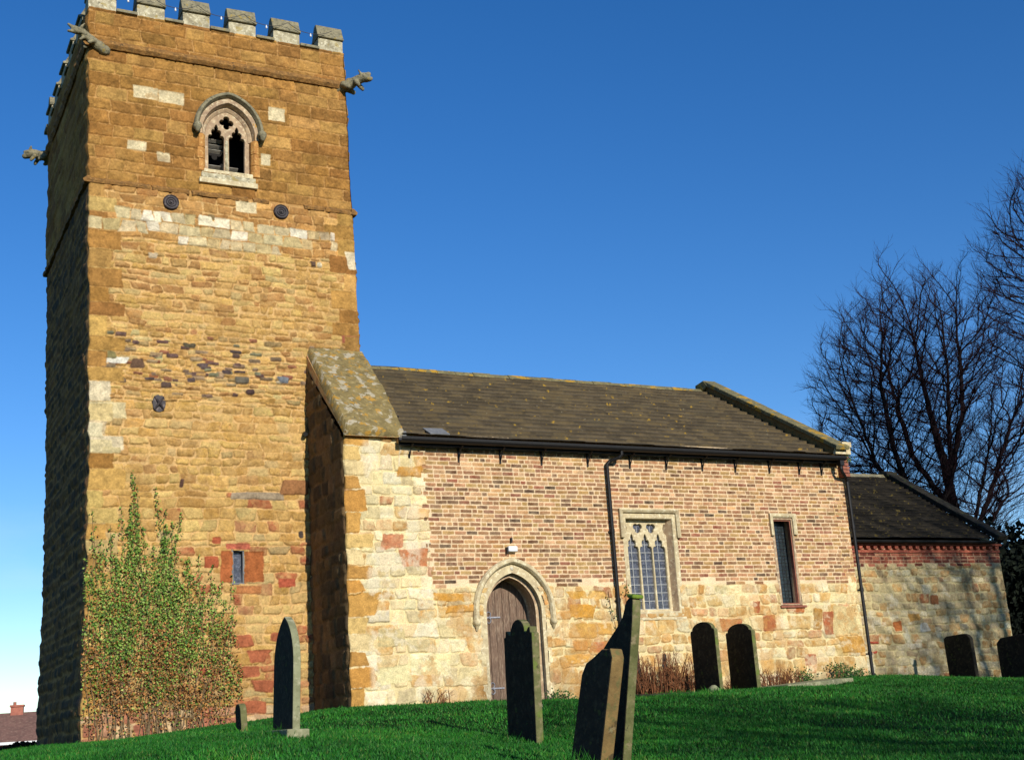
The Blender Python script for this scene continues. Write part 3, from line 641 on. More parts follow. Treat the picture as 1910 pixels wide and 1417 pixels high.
for sx in (-1, 1):
    x = BX+sx*(BH+.15)
    blob('label_stop', [((x, TY-.02, BZS+.06), .08, (x, TY-.11, BZS+.03), .085), ((x, TY-.14, BZS-.03), .055, (x, TY-.13, BZS-.07), .045)], M['mossstone'], bel, .014, .01)
m = MB(); m.box(BX-.52, BX+.50, TY-.02, TY+.25, BZ0-.16, BZ0-.055); m.build('sill', M['greystone'], bel, bevel=.015)
m = MB(); m.box(BX-.56, BX+.53, TY-.05, TY+.05, BZ0-.27, BZ0-.165); m.box(BX-.5, BX+.46, TY+.02, TY+.35, BZ0-.05, BZ0+.04); m.build('sill', M['palestone'], bel, bevel=.012)
# louvre boards
for i, z in enumerate([9.82, 9.92, 10.02, 10.34, 10.44, 10.55]):
    for sx, x in ((-1, BX-.2), (1, BX+.2)):
        if sx > 0 and i > 2: continue
        wl_ = .18 if sx < 0 else .13
        Mx = Matrix.Translation((x-(0 if sx < 0 else .05), TY+.44, z))@Matrix.Rotation(R(-30), 4, 'X')
        MB().box(-wl_, wl_, -.04, .04, -.006, .006, Mx).build('louvre_board', M['louvre'], bel)
MB().box(BX-.6, BX+.6, TY+.95, TY+1.0, 9.5, 11.5).build('dark_backing', M['dark'], bel)  # dark sheet added behind the louvres to stand for unlit depth

# slit window
sw = plate('slit_window', [(-1.415, 2.16), (-1.195, 2.16), (-1.195, 2.755), (-1.415, 2.755)], [[(-1.385, 2.19), (-1.225, 2.19), (-1.225, 2.725), (-1.385, 2.725)]], TY-.012, TY+.22, M['flash'], tower)
MB().box(-1.39, -1.22, TY+.09, TY+.10, 2.18, 2.73).build('pane', M['glass'], sw)
# iron tie plates
def rosette(x, z):
    rr_ = .115
    m = MB(); Mx = Matrix.Translation((x, TY-.045, z))@Matrix.Rotation(R(90), 4, 'X')
    def disc(r, h0, h1):
        n = 28
        m.add([Mx@Vector((r*math.cos(2*math.pi*i/n), r*math.sin(2*math.pi*i/n), h0)) for i in range(n)]+[Mx@Vector((r*.94*math.cos(2*math.pi*i/n), r*.94*math.sin(2*math.pi*i/n), h1)) for i in range(n)],
              [tuple(range(n))[::-1], tuple(range(n, 2*n))]+[(i, (i+1) % n, (i+1) % n+n, i+n) for i in range(n)])
    disc(.15, -.05, .0); 
    for r in (.13, .085, .045):
        pts = [Mx@Vector((r*math.cos(2*math.pi*i/20), r*math.sin(2*math.pi*i/20), .003)) for i in range(21)]
        m.tube(pts, .011, 5, False)
    disc(.02, 0, .03)
    return m.build('tie_plate', M['pattress'], tower)
rosette(-2.47, 9.0); rosette(-.43, 9.08)
o = rosette(-2.66, 5.26); bpy.data.objects.remove(o)
m = MB(); Mx = Matrix.Translation((-2.66, TY-.04, 5.26))@Matrix.Rotation(R(90), 4, 'X')
n = 20; m.add([Mx@Vector((.125*math.cos(2*math.pi*i/n), .17*math.sin(2*math.pi*i/n), -.05)) for i in range(n)]+[Mx@Vector((.11*math.cos(2*math.pi*i/n), .155*math.sin(2*math.pi*i/n), 0)) for i in range(n)],
      [tuple(range(n))[::-1], tuple(range(n, 2*n))]+[(i, (i+1) % n, (i+1) % n+n, i+n) for i in range(n)])
for a in (52, 128): m.tube([Mx@Vector((-.13*math.cos(R(a)), -.15*math.sin(R(a)), .0)), Mx@Vector((0, 0, .035)), Mx@Vector((.13*math.cos(R(a)), .15*math.sin(R(a)), .0))], [.012, .024, .012], 6)
tag(m.build('tie_plate', M['pattress'], tower), 'oval tie plate with a raised cross bar')
MB().tube([(-.06, TY+.05, 4.86), (-.10, TY-.16, 4.80)], [.045, .04], 8).build('water_spout', M['iron'], tower)
reparent(tower)

# ================================================================== NAVE
nave = empty('church_nave', (5.3, 4, 0))
tag(nave, 'low church nave of buff brick over old stone with dark tiled roof', 'church nave')
NX1 = 10.74; NH = 4.42
def bx(z): return np.interp(z, [0, .9, 1.9, 3.0, 3.8, 4.5], [1.46, 1.46, 1.44, 1.42, 1.36, 1.06])
DX, DH, DZS, DZA = 3.01, .55, 1.43, 2.11
def nave_front():
    res = .0105
    wl = Wall(NX1, 5.0, res, 31, (238, 218, 164), z0=-.5, warp=.02)
    wl.mortar((250, 220, 176), 1.86, 5, 1.3, 11)
    wl.courses(-.5, .78, (.2, .34), (.22, .52), NLO, u0=3.6, gap=.022, jit=.06, rad=.06, bulge=.012, rough=.9, smear=.45, grime=.3)
    wl.courses(.78, 1.86, (.17, .30), (.16, .40), NLO+NAV, u0=3.6, gap=.022, jit=.09, rad=.05, bulge=.012, rough=.9, smear=.45, grime=.3)
    wl.courses(-.5, 1.86, (.18, .32), (.18, .44), NAV, u0=1.2, u1=3.7, gap=.02, jit=.09, rad=.05, bulge=.01, rough=.9, smear=.6, grime=.3)
    wl.courses(-.5, 4.5, (.16, .30), (.18, .40), NAV+PAL, u0=0, u1=1.5, gap=.018, jit=.08, rad=.04, bulge=.01, rough=.8, smear=.5, grime=.3)
    # golden quoins up the west corner
    v = -.05; k = 0
    while v < 4.3:
        hh = wl.rs.uniform(.20, .44); wd = wl.rs.uniform(.36, .54) if k % 2 else wl.rs.uniform(.2, .32)
        wl.stone(-.05, wd, v+.008, v+hh-.008, lin([(208,158,84),(196,146,78),(224,188,118),(206,150,76),(232,206,150)][(k*3) % 5])*ALB, prot=.02, rad=.03, bulge=.01, rough=.9, wk=.8, grime=.3)
        v += hh; k += 1
    for (a, b, c, d, cc) in [(.46,1.05,.33,.6,(236,222,166)),(1.06,1.75,.42,.68,(236,222,168)),(.95,1.4,3.72,3.9,(206,146,62)),(1.5,2.2,1.62,1.76,(212,152,62)),(1.75,2.28,1.42,1.55,(206,146,60)),(.62,1.0,2.5,2.75,(206,132,92)),(.95,1.42,2.2,2.5,(204,124,78)),(.5,.95,.9,1.2,(210,190,136)),
                             (4.1,4.45,1.62,1.76,(214,160,70)),(4.5,4.85,1.62,1.77,(222,176,100)),(4.1,4.6,1.3,1.52,(216,156,64)),(4.25,4.6,.95,1.2,(216,166,84)),(4.65,4.9,1.0,1.22,(212,160,80)),(4.12,4.4,.72,.9,(206,140,72)),(4.45,4.8,.7,.88,(190,118,74)),(3.95,4.4,.5,.66,(216,160,76)),
                             (7.3,7.8,.98,1.22,(184,112,72)),(8.3,8.6,.98,1.25,(182,106,66)),(8.1,8.25,1.3,1.52,(176,98,62)),(8.9,9.3,1.3,1.45,(190,110,60)),(9.75,10.0,.85,1.3,(174,98,62)),(9.5,9.72,.95,1.35,(180,130,60)),(9.2,9.5,.3,.5,(182,106,70)),(10.0,10.6,.85,1.4,(220,196,140)),(10.1,10.7,.5,.8,(200,148,70)),
                             (.98,1.02,3.9,4.3,(240,220,180))]:
        wl.stone(a, b, c, d, lin(cc)*ALB, prot=.02, rad=.035, bulge=.008, rough=.8, grime=.3, smear=.25)
    wl.blotch((246, 232, 200), .0, 4.4, .35, 1.3, .4, .53, .5)
    wl.blotch((246, 230, 190), -.2, 1.9, 1.2, 10.8, .30, .60, .45)
    wl.blotch((204, 150, 84), -.3, 1.9, 1.2, 10.8, .32, .56, .5); wl.blotch((150, 112, 70), -.3, .5, 1.2, 10.8, .5, .52, .4)
    # brick upper wall: thin courses, wide joints
    bl = np.clip(1.86, 0, 9); v = 1.84; k = 0
    while v < 4.48:
        hh = .0755; u = wl.rs.uniform(-.2, 0)+1.0; kk = k
        while u < NX1+.05:
            head = (wl.rs.rand() < .35) if k % 2 else (wl.rs.rand() < .2)
            ww = (.112 if head else .222)+wl.rs.uniform(-.006, .006)
            lim = float(bx(v))+(.06 if k % 3 else -.03)
            lo = 1.84+.05*math.sin(u*3)+.1*(math.sin(u*7.3) > .3)
            near_door = in_arch(np.array([u+ww/2]), np.array([v]), DX, .70, 0, DZS, 2.28)[0]
            if u > lim-.08 and v > lo and not near_door:
                w_ = wl.rs.rand()
                c = wl.pick(BRK)
                if w_ < .035: c = c*.62
                wl.stone(max(u, lim)+.008, u+ww-.008, v+.009, v+hh-.009, c, prot=.006+wl.rs.uniform(0, .004), rad=.012, wk=.22, edge=.010, rough=.30, grime=.25, smear=.18)
            u += ww
        v += hh; k += 1
    def mask(u, v):
        return in_arch(u, v, DX, DH+.05, -.6, DZS, DZA+.05) | ((u > 5.40) & (u < 6.48) & (v > 1.34) & (v < 3.12)) | ((u > 8.78) & (u < 9.29) & (v > 1.42) & (v < 3.14))
    wl.build('south_wall', M['brick'], nave, lambda u, v, h: (u+.012*np.sin(v*9)*np.clip(1-u/.1, 0, 1), -h, v), mask)
nave_front()
def nave_rest():
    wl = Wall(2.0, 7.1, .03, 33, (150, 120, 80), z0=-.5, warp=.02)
    wl.courses(-.5, 6.6, (.2, .3), (.25, .5), [((120,96,62),2),((140,110,70),2),((96,80,58),1)], gap=.02, jit=.1, rad=.05, bulge=.02, rough=1)  # palette toned down to paint shade into this west-facing side
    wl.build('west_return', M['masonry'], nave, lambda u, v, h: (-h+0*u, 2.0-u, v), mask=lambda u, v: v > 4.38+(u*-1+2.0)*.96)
    # east gable wall and north wall
    m = MB(); m.prism([(0, -.6), (8.0, -.6), (8.0, 4.4), (4.0, 6.72), (0, 4.4)], NX1-.35, NX1-.004, 'X'); m.build('east_gable', M['masonry2'], nave)
    MB().box(1.2, NX1-.36, 7.7, 8.0, -.8, 4.4).build('north_wall', M['masonry2'], nave)
nave_rest()
# roof
RS = math.tan(R(30.3))
EY, EZ, RY = -.16, 4.40, 4.0
def roofz(y): return EZ+(y-EY)*RS
def tile_roof(name, parent, x0, x1, ey, ez, ry, slope, row, base, seed, m, north=True, xl_fn=None, clip=None):
    res = .022; L = (ry-ey)/math.cos(math.atan(slope)); wl = Wall(x1-x0, L, res, seed, base, warp=.004, wcell=1.2)
    rs = wl.rs; nr = int(round(L/row)); row = L/nr
    k = np.floor(wl.v/row).astype(int); fr = (wl.v/row)-k
    tw = .30; off = (k % 2)*.15
    j = np.floor((wl.u+off)/tw).astype(int); fu = ((wl.u+off)/tw)-j
    tone = rs.rand(nr+2, int((x1-x0)/tw)+4)[np.clip(k, 0, nr+1), j]
    lift = rs.rand(nr+2, int((x1-x0)/tw)+4)[np.clip(k, 0, nr+1), j]
    sag = (fbm(wl.nv, wl.nu, 1.6/res, rs, 2)-.5)*.05
    wl.h = (1-fr)*(.042+.016*lift)+sag+wl.fine*.006
    wl.h -= .006*((fu < .05) & (fr > .04))
    cc = lin(base)*ALB*.9
    wl.col[:] = cc[None, None]*(.72+.5*tone[..., None])*(1+.25*(fbm(wl.nv, wl.nu, .5/res, rs, 3)[..., None]-.5))
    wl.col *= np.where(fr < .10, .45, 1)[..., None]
    ca, sa = math.cos(math.atan(slope)), math.sin(math.atan(slope))
    def f(u, v, h): return x0+u, ey+v*ca-h*sa, ez+v*sa+h*ca
    o = wl.build(name, m, parent, f, mask=(lambda u, v: clip(x0+u, ey+v*ca)) if clip else None, edges=False)
    return o
rf = tile_roof('roof', nave, 1.0, NX1-.32, EY, EZ, RY, RS, .272, (104, 90, 66), 41, M['tiles'])
m = MB(); m.prism([(RY+.02, 6.84), (8.2, 4.38), (8.2, 4.3), (RY+.02, 6.7)], 1.0, NX1-.05, 'X'); m.build('north_slope', M['flash'], rf)
m = MB()
for i in range(22):
    a = 1.02+i*.424; z = roofz(RY)+rng.uniform(-.008, .008)
    m.prism([(RY-.15, z-.075), (RY-.13, z-.03), (RY-.05, z+.045), (RY+.05, z+.045), (RY+.13, z-.03), (RY+.15, z-.075)], a, a+.418, 'X')
m.build('ridge_tiles', M['coping2'], rf, bevel=.008)
# slate patch near the eaves
sl_ = math.atan(RS)
Mx = Matrix.Translation((1.72, EY+.17, roofz(EY+.17)+.055))@Matrix.Rotation(sl_, 4, 'X')@Matrix.Rotation(R(4), 4, 'Z')
MB().box(-.19, .19, -.16, .16, -.008, .012, Mx).build('slate_patch', M['flash'], rf)
Mx = Matrix.Translation((1.16, EY+.9, roofz(EY+.9)+.06))@Matrix.Rotation(sl_, 4, 'X')@Matrix.Rotation(R(-30), 4, 'Z')
MB().box(-.05, .16, -.03, .03, -.008, .02, Mx).build('broken_slate', M['iron'], rf)
# east gable coping
m = MB(); L = (RY+.25)/math.cos(sl_); nseg = 7
for i in range(nseg):
    a = -.02+i*(L/nseg); b = a+L/nseg-.008
    Mx = Matrix.Translation((NX1-.19, -.22, roofz(-.22)+.0))@Matrix.Rotation(sl_, 4, 'X')
    m.box(-.17, .17, a, b, .16+rng.uniform(0, .01), .25+rng.uniform(0, .012), Mx)
m.build('gable_coping', M['coping2'], nave, bevel=.015)
m = MB(); Mx = Matrix.Translation((NX1-.19, -.22, roofz(-.22)))@Matrix.Rotation(sl_, 4, 'X'); m.box(-.12, .15, .1, L, -.2, .165, Mx); m.build('gable_parapet', M['grave_brown'], nave)
m = MB(); m.prism([(4.2, 6.7), (4.2, 7.02), (3.86, 7.06), (3.72, 6.9)], NX1-.37, NX1-.01, 'X'); m.build('apex_stone', M['coping2'], nave, bevel=.02)
# kneeler pile at the foot of the coping
m = MB(); m.box(NX1-.30, NX1+.10, -.24, .14, 4.42, 4.56); m.box(NX1-.12, NX1+.12, -.26, .10, 4.565, 4.68); m.build('kneeler', M['palestone'], nave, bevel=.015)
m = MB()
for i in range(6): m.box(NX1-.10+.004*i, NX1+.07+rng.uniform(-.01, .012), -.16, .10, 3.98+i*.074, 3.98+i*.074+.064)
m.build('corbel_bricks', M['redframe'], nave, bevel=.006)
# weathered sloping top of the west buttress
def coping_slab():
    wl = Wall(1.06, 3.0, .02, 52, (150, 138, 108), warp=.01)
    wl.h = fbm(wl.nv, wl.nu, .5/.02, wl.rs, 4)*.07+wl.fine*.03
    a = math.atan2(6.36-4.42, 1.82+.12); ca, sa = math.cos(a), math.sin(a); L = math.hypot(6.36-4.42, 1.94)
    wl2 = wl
    n = wl.nv
    def f(u, v, h):
        t = v/3.0; h2 = h+.10+.05*np.sin(np.pi*t)
        e = np.minimum(np.minimum(u, 1.06-u), v)
        h2 = np.where(e < .012, -.02, h2)
        xx = -.02+u+t*.03; return xx, -.13+t*L*ca-h2*sa, 4.40+t*L*sa+h2*ca
    wl.build('buttress_slope', M['coping'], nave, f, edges=False)
coping_slab()
MB().box(.98, 1.10, -.14, .08, 4.40, 4.50).build('lead_flashing', M['flash'], nave, bevel=.01)
MB().prism([(-.12, 4.385), (-.12, 4.43), (1.85, 6.38), (1.85, 6.1)], .0, 1.04, 'X').build('buttress_core', M['masonry2'], nave)
MB().prism([(1.9, 4.3), (-.1, 4.3), (-.1, 4.35), (1.9, 6.1)], .96, 1.04, 'X').build('buttress_cheek', M['masonry2'], nave)
# gutter and brackets
m = MB(); gy, gzz = -.245, 4.37
pts = [(gy+.075*math.cos(a), gzz-.09*math.sin(a)**.8) for a in [math.pi*i/8 for i in range(9)]]; inn = [(gy+.062*math.cos(a), gzz-.078*math.sin(a)**.8) for a in [math.pi*i/8 for i in range(9)]][::-1]
m.prism(pts+inn, .94, NX1-.10, 'X'); m.box(.94, NX1-.12, -.165, -.14, 4.245, 4.38)
gut = m.build('gutter', M['iron'], nave)
for x in [1.18, 2.11, 2.92, 3.75, 4.71, 5.62, 6.43, 7.26, 8.04, 8.87, 9.62, 10.19]:
    m = MB(); m.box(x-.016, x+.016, -.025, .0, 4.02, 4.26); m.tube([(x, -.02, 4.05), (x, -.12, 4.22), (x, -.22, 4.275)], .011, 5); m.box(x-.03, x+.03, -.20, -.0, 4.262, 4.278)
    m.build('bracket', M['iron'], gut)
def pipe(px, top, bot, swan):
    m = MB(); m.tube(swan, .034, 10); m.tube([swan[-1], (px, -.065, bot)], .034, 10)
    for z in np.arange(bot+.35, top, 1.25): m.tube([(px, -.065, z), (px, -.065, z+.07)], .043, 10); m.box(px-.06, px+.06, -.04, .0, z+.01, z+.04)
    m.tube([(px, -.065, bot), (px, -.11, bot-.08)], .036, 10)
    return m.build('downpipe', M['iron'], nave, smooth=False)
pipe(5.09, 3.9, -.05, [(5.32, -.24, 4.30), (5.32, -.24, 4.22), (5.28, -.21, 4.17), (5.14, -.09, 4.12), (5.09, -.065, 4.06)])
pipe(10.79, 3.7, .08, [(10.52, -.24, 4.29), (10.52, -.24, 4.12), (10.56, -.22, 4.05), (10.74, -.10, 3.97), (10.79, -.065, 3.90)])
MB().box(10.52-.05, 10.52+.05, -.30, -.19, 4.18, 4.28).build('outlet', M['iron'], gut)

# door --------------------------------------------------------------
dr = plate('doorway', arch(DX, DH+.13, DZS, DZA+.13, 14, -.25), [arch(DX, DH, DZS, DZA, 14, -.3)], -.012, .44, M['palestone'], nave, bevel=.015)
plate('inner_order', arch(DX, DH+.03, DZS, DZA+.03, 14, -.25), [arch(DX, DH-.045, DZS, DZA-.05, 14, -.3)], .10, .42, M['pinkstone'], dr, bevel=.03)
hp = arch(DX, DH+.155, DZS+.0, DZA+.16, 16); hp = [(DX+DH+.155, DZS-.16)]+hp+[(DX-DH-.155, DZS-.16)]
MB().sweep(hp, [(.02, .02), (.02, -.05), (-.01, -.10), (-.06, -.10), (-.085, -.05), (-.085, .02)]).build('hood_mould', M['palestone'], dr, bevel=.008)
for sx in (-1, 1):
    x = DX+sx*(DH+.19)
    blob('label_stop', [((x, -.01, DZS-.16), .065, (x, -.07, DZS-.18), .06), ((x, -.05, DZS-.22), .045, (x, -.03, DZS-.30), .02)], M['palestone'], dr, .014, .006)
blob('keystone_boss', [((DX, .05, DZA+.02), .045, (DX, .02, DZA+.06), .05)], M['whitestone'], dr, .014, .005)
# planked door set back in the arch
m = MB(); xs = np.linspace(DX-DH, DX+DH, 9); ap = arch(DX, DH, DZS, DZA, 24)
def atop(x):
    H = DZA-DZS; r = (DH*DH+H*H)/(2*DH); ax = abs(x-DX); return DZS+math.sqrt(max(0, r*r-(ax+r-DH)**2))
for i in range(8):
    a, b = xs[i]+.003, xs[i+1]-.003; y = .44+rng.uniform(-.004, .004)
    tp = [(b+(a-b)*t/4, atop(b+(a-b)*t/4)-.0) for t in range(5)]
    m.prism([(a, -.15), (b, -.15)]+tp, y, y+.05)
door = m.build('door', M['wood'], nave, bevel=.004)
def hinge(z):
    m = MB(); y = .425; x0 = DX-DH+.07
    m.box(x0, x0+.42, y-.004, y+.012, z-.012, z+.012)
    for sx in (.10, .19):
        for s_ in (-1, 1):
            d = -1 if sx < .15 else 1
            pts = [(x0+sx+.02, y, z+s_*.01)]
            for t in range(15):
                a = -math.pi/2+t/14*math.pi*1.55; rr_ = .055*(1-t/14*.55)
                pts.append((x0+sx+d*(rr_*math.cos(a))+.0, y, z+s_*(.06+rr_*math.sin(a))))
            m.tube(pts, [.011-.004*i/15 for i in range(16)], 6)
    m.build('hinge', M['hinge'], door)
hinge(1.38); hinge(.18)
MB().tube([(DX+.36, .40, .95), (DX+.36, .40, .85)], .02, 8).build('handle', M['iron'], door)
m = MB(); m.box(DX-.70, DX+.72, -.35, .55, -.32, -.09); m.build('door_step', M['palestone'], nave, bevel=.02)
m = MB(); m.box(DX-.08, DX+.10, -.11, .0, 2.45, 2.55); o = m.build('floodlight', M['white'], nave, bevel=.02)
MB().box(DX-.10, DX-.075, -.08, .0, 2.42, 2.53).build('bracket', M['iron'], o)
MB().box(DX+.005, DX+.035, -.05, .0, 2.62, 2.70).build('cable_clip', M['iron'], nave)

# three-light window -------------------------------------------------
W0, W1, WZ0, WZ1 = 5.43, 6.44, 1.38, 3.08
def rect(a, b, c, d): return [(a, c), (b, c), (b, d), (a, d)]
wn = plate('traceried_window', rect(W0-.10, W1+.10, WZ0-.10, WZ1+.10), [rect(W0, W1, WZ0, WZ1)], -.014, .30, M['palestone'], nave, bevel=.02)
m = MB(); m.prism([(W1+.002, 0.01), (W1+.002, .2), (W1-.085, .2)], WZ0, WZ1, 'Z'); m.build('splay', M['pinkstone'], wn)
lw = .262; cs = [W0+.06+lw/2, (W0+W1-.05)/2+.005, W1-.085-lw/2-.02]
holes = [light_hole(c, lw, WZ0+.05, 2.50, 2.82) for c in cs]
def eye(cx, cz, s=1):
    pts = []
    for i in range(36):
        a = 2*math.pi*i/36; r = .095*(1-.42+.42*abs(math.cos(1.5*(a+math.pi/2)))**.7)*s; pts.append((cx+r*1.1*math.cos(a), cz+r*math.sin(a)))
    return pts
holes += [eye((cs[0]+cs[1])/2, 2.93), eye((cs[1]+cs[2])/2, 2.93)]
holes += [[(W0+.04, 2.80), (W0+.085, 2.84), (W0+.10, 2.93), (W0+.08, 3.0), (W0+.04, 3.0)], [(W1-.10, 2.84), (W1-.06, 2.80), (W1-.045, 3.0), (W1-.09, 3.0), (W1-.12, 2.92)]]
plate('tracery', rect(W0, W1, WZ0, WZ1), holes, .14, .23, M['palestone'], wn, bevel=.010)
g = MB().box(W0, W1, .20, .205, WZ0, WZ1).build('pane', M['glass'], wn)
m = MB()
for c in cs:
    m.box(c-.006, c+.006, .19, .199, WZ0+.05, 2.75)
    for i in range(9): z = WZ0+.06+i*.148; m.box(c-lw/2, c+lw/2, .188, .199, z-.006, z+.006)
for c in ((cs[0]+cs[1])/2, (cs[1]+cs[2])/2): m.box(c-.005, c+.005, .19, .199, 2.84, 3.03)
m.build('lead_cames', M['lead'], wn)
lp = [(W1+.12, 2.72), (W1+.12, WZ1+.15), (W0-.12, WZ1+.15), (W0-.12, 2.72)]
MB().sweep(lp, [(.045, .01), (.045, -.05), (.0, -.085), (-.03, -.06), (-.03, .01)]).build('hood_mould', M['palestone'], wn, bevel=.006)
MB().box(W0-.11, W1+.12, -.03, .14, WZ0-.16, WZ0-.105).build('sill', M['palestone'], wn, bevel=.012)

# lancet ----------------------------------------------------------------
A0, A1, AZ0, AZ1 = 8.83, 9.26, 1.46, 3.10
ln = plate('lancet_window', rect(A0-.06, A1+.05, AZ0-.02, AZ1+.06), [rect(A0, A1, AZ0, AZ1)], -.012, .30, M['pinkstone'], nave, bevel=.012)
MB().box(A0, A1, .21, .215, AZ0, AZ1).build('pane', M['glass2'], ln)
m = MB()
for i in range(1, 24): z = AZ0+i*(AZ1-AZ0)/24; m.box(A0, A1, .203, .209, z-.004, z+.004)
for i in range(1, 5): x = A0+i*(A1-A0)/5; m.box(x-.004, x+.004, .203, .209, AZ0, AZ1)
m.build('protective_grille', M['iron'], ln)
plate('frame', rect(A0+.001, A1-.001, AZ0+.001, AZ1-.001), [rect(A0+.022, A1-.022, AZ0+.022, AZ1-.022)], .02, .10, M['redframe'], ln)
lp = [(A1+.075, 2.80), (A1+.075, AZ1+.09), (A0-.075, AZ1+.09), (A0-.075, 2.78)]
MB().sweep(lp, [(.05, .01), (.05, -.04), (.02, -.06), (-.03, -.06), (-.03, .01)]).build('hood_mould', M['palestone'], ln, bevel=.006)
MB().box(A0-.09, A1+.10, -.07, .12, AZ0-.075, AZ0-.03).build('sill', M['redframe'], ln, bevel=.008)
reparent(nave)
for c in nave.children: reparent(c) if False else None

# ================================================================== CHANCEL
ch = empty('church_chancel', (13.3, 4, 0)); tag(ch, 'lower chancel with mossy dark roof and red brick band under its eaves', 'church chancel')
CX0, CX1, CY = 10.75, 15.95, 1.0
def chancel():
    wl = Wall(CX1-CX0, 3.4, .0125, 61, (216, 198, 146), z0=-.55, warp=.02)
    wl.courses(-.55, 2.38, (.12, .22), (.14, .36), CHA, gap=.02, jit=.09, rad=.05, bulge=.012, rough=.9, smear=.5, grime=.3)
    for (a, b, c, d, cc) in [(1.75,2.0,.95,1.15,(184,110,60)),(2.5,2.75,.9,1.1,(240,234,214)),(2.2,2.5,1.15,1.3,(206,156,84)),(2.9,3.1,1.5,1.7,(170,110,70)),(1.0,1.25,.7,.75,(190,84,62)),(1.0,1.2,.5,.55,(184,80,60))]:
        wl.stone(a, b, c, d, lin(cc)*ALB, prot=.02, rad=.04, bulge=.01)
    wl.blotch((150, 124, 84), -.5, 2.4, 2.2, 5.2, .4, .54, .45); wl.blotch((240, 228, 196), -.3, 2.3, 0, 4, .3, .60, .5)
    wl.mortar((206, 168, 132), 2.38, 3)
    v = 2.30; k = 0
    while v < 2.62:
        u = wl.rs.uniform(-.2, 0)
        while u < wl.W:
            ww = .222 if wl.rs.rand() < .7 else .11
            if k or wl.rs.rand() < .45: wl.stone(u+.006, u+ww-.006, v+.006, v+.069, wl.pick(CBR), prot=.008, rad=.01, wk=.3, edge=.01, rough=.4)
            u += ww
        v += .0755; k += 1
    return wl.build('south_wall', M['masonry'], ch, lambda u, v, h: (CX0+u, CY-h, v))
chancel()
m = MB(); rr = random.Random(8)
x = CX0+.02; i = 0
m.box(CX0, CX1, CY-.035, CY+.1, 2.60, 2.665)
while x < CX1-.11:
    m.box(x, x+.10, CY-.09, CY+.05, 2.672, 2.735); x += .20
m.box(CX0, CX1, CY-.11, CY+.1, 2.742, 2.80)
m.build('dentil_cornice', M['redbrick'] if 'redbrick' in M else M.setdefault('redbrick', mat('red_brick', (150, 78, 56), (124, 62, 48), (172, 100, 76), scale=9, bump=.5, bscale=50)), ch, bevel=.005)
CS = (4.93-2.86)/(4.0-.82)
tile_roof('roof', ch, CX0, CX1-.25, .82, 2.86, 4.0, CS, .16, (52, 46, 36), 71, M['tiles2'])
MB().prism([(4.0, 4.9), (7.3, 2.8), (7.3, 2.7), (4.0, 4.8)], CX0, CX1-.02, 'X').build('north_slope', M['flash'], ch)
m = MB(); m.prism([(3.85, 4.86), (3.93, 4.98), (4.07, 4.98), (4.15, 4.86)], CX0, CX1-.25, 'X'); m.build('ridge_tiles', M['mossstone'], ch)
a = math.atan(CS); L = 3.3/math.cos(a)
m = MB(); Mx = Matrix.Translation((CX1-.15, .74, 2.82))@Matrix.Rotation(a, 4, 'X')
for i in range(6): m.box(-.15, .17, i*L/6, (i+1)*L/6-.006, .03, .13+rng.uniform(0, .01), Mx)
m.build('gable_coping', M['grave_shade_dark'], ch, bevel=.012)
MB().prism([(3.75, 4.9), (3.82, 5.03), (4.02, 5.08), (4.2, 5.0), (4.25, 4.8)], CX1-.32, CX1+.03, 'X').build('apex_stone', M['grave_shade_dark'], ch, bevel=.02)
MB().prism([(CY+.02, -.7), (7, -.7), (7, 2.8), (4, 4.85), (CY+.02, 2.8)], CX1-.3, CX1-.005, 'X').build('east_gable', M['masonry2'], ch)
MB().box(CX0, CX1-.31, 6.7, 7, -.8, 2.78).build('north_wall', M['masonry2'], ch)
m = MB(); pts = [(.80-.0+.05*math.cos(t), 2.84-.06*math.sin(t)) for t in [math.pi*i/6 for i in range(7)]]; m.prism(pts, CX0, CX1-.3, 'X'); m.build('gutter', M['iron'], ch)
reparent(ch)

# ================================================================== STRING OF LIGHTS between the merlons
sg = empty('string_lights', (-1, TY+.17, ZT+.3)); tag(sg, 'sagging cable of small bulbs strung along the tower battlements', 'string lights')
m = MB(); bulbs = []
mc = [(a+b)/2 for a, b in MX]
for i in range(5):
    x0, x1 = mc[i]+.0, mc[i+1]-.0; pts = []
    for t in range(13):
        u = t/12; x = x0+(x1-x0)*u; z = ZT+.40-.16*math.sin(math.pi*u); y = TY-.075+.02*math.sin(u*9)
        pts.append((x, y, z))
    m.tube(pts, .006, 4, False); bulbs.append(pts[6])
m.build('cable', M['wire'], sg)
for b in bulbs:
    q = MB(); q.tube([(b[0], b[1], b[2]-.002), (b[0], b[1], b[2]-.03), (b[0], b[1], b[2]-.055), (b[0], b[1], b[2]-.075)], [.010, .013, .022, .006], 8); q.build('bulb', M['bulb'], sg, smooth=True)
reparent(sg)

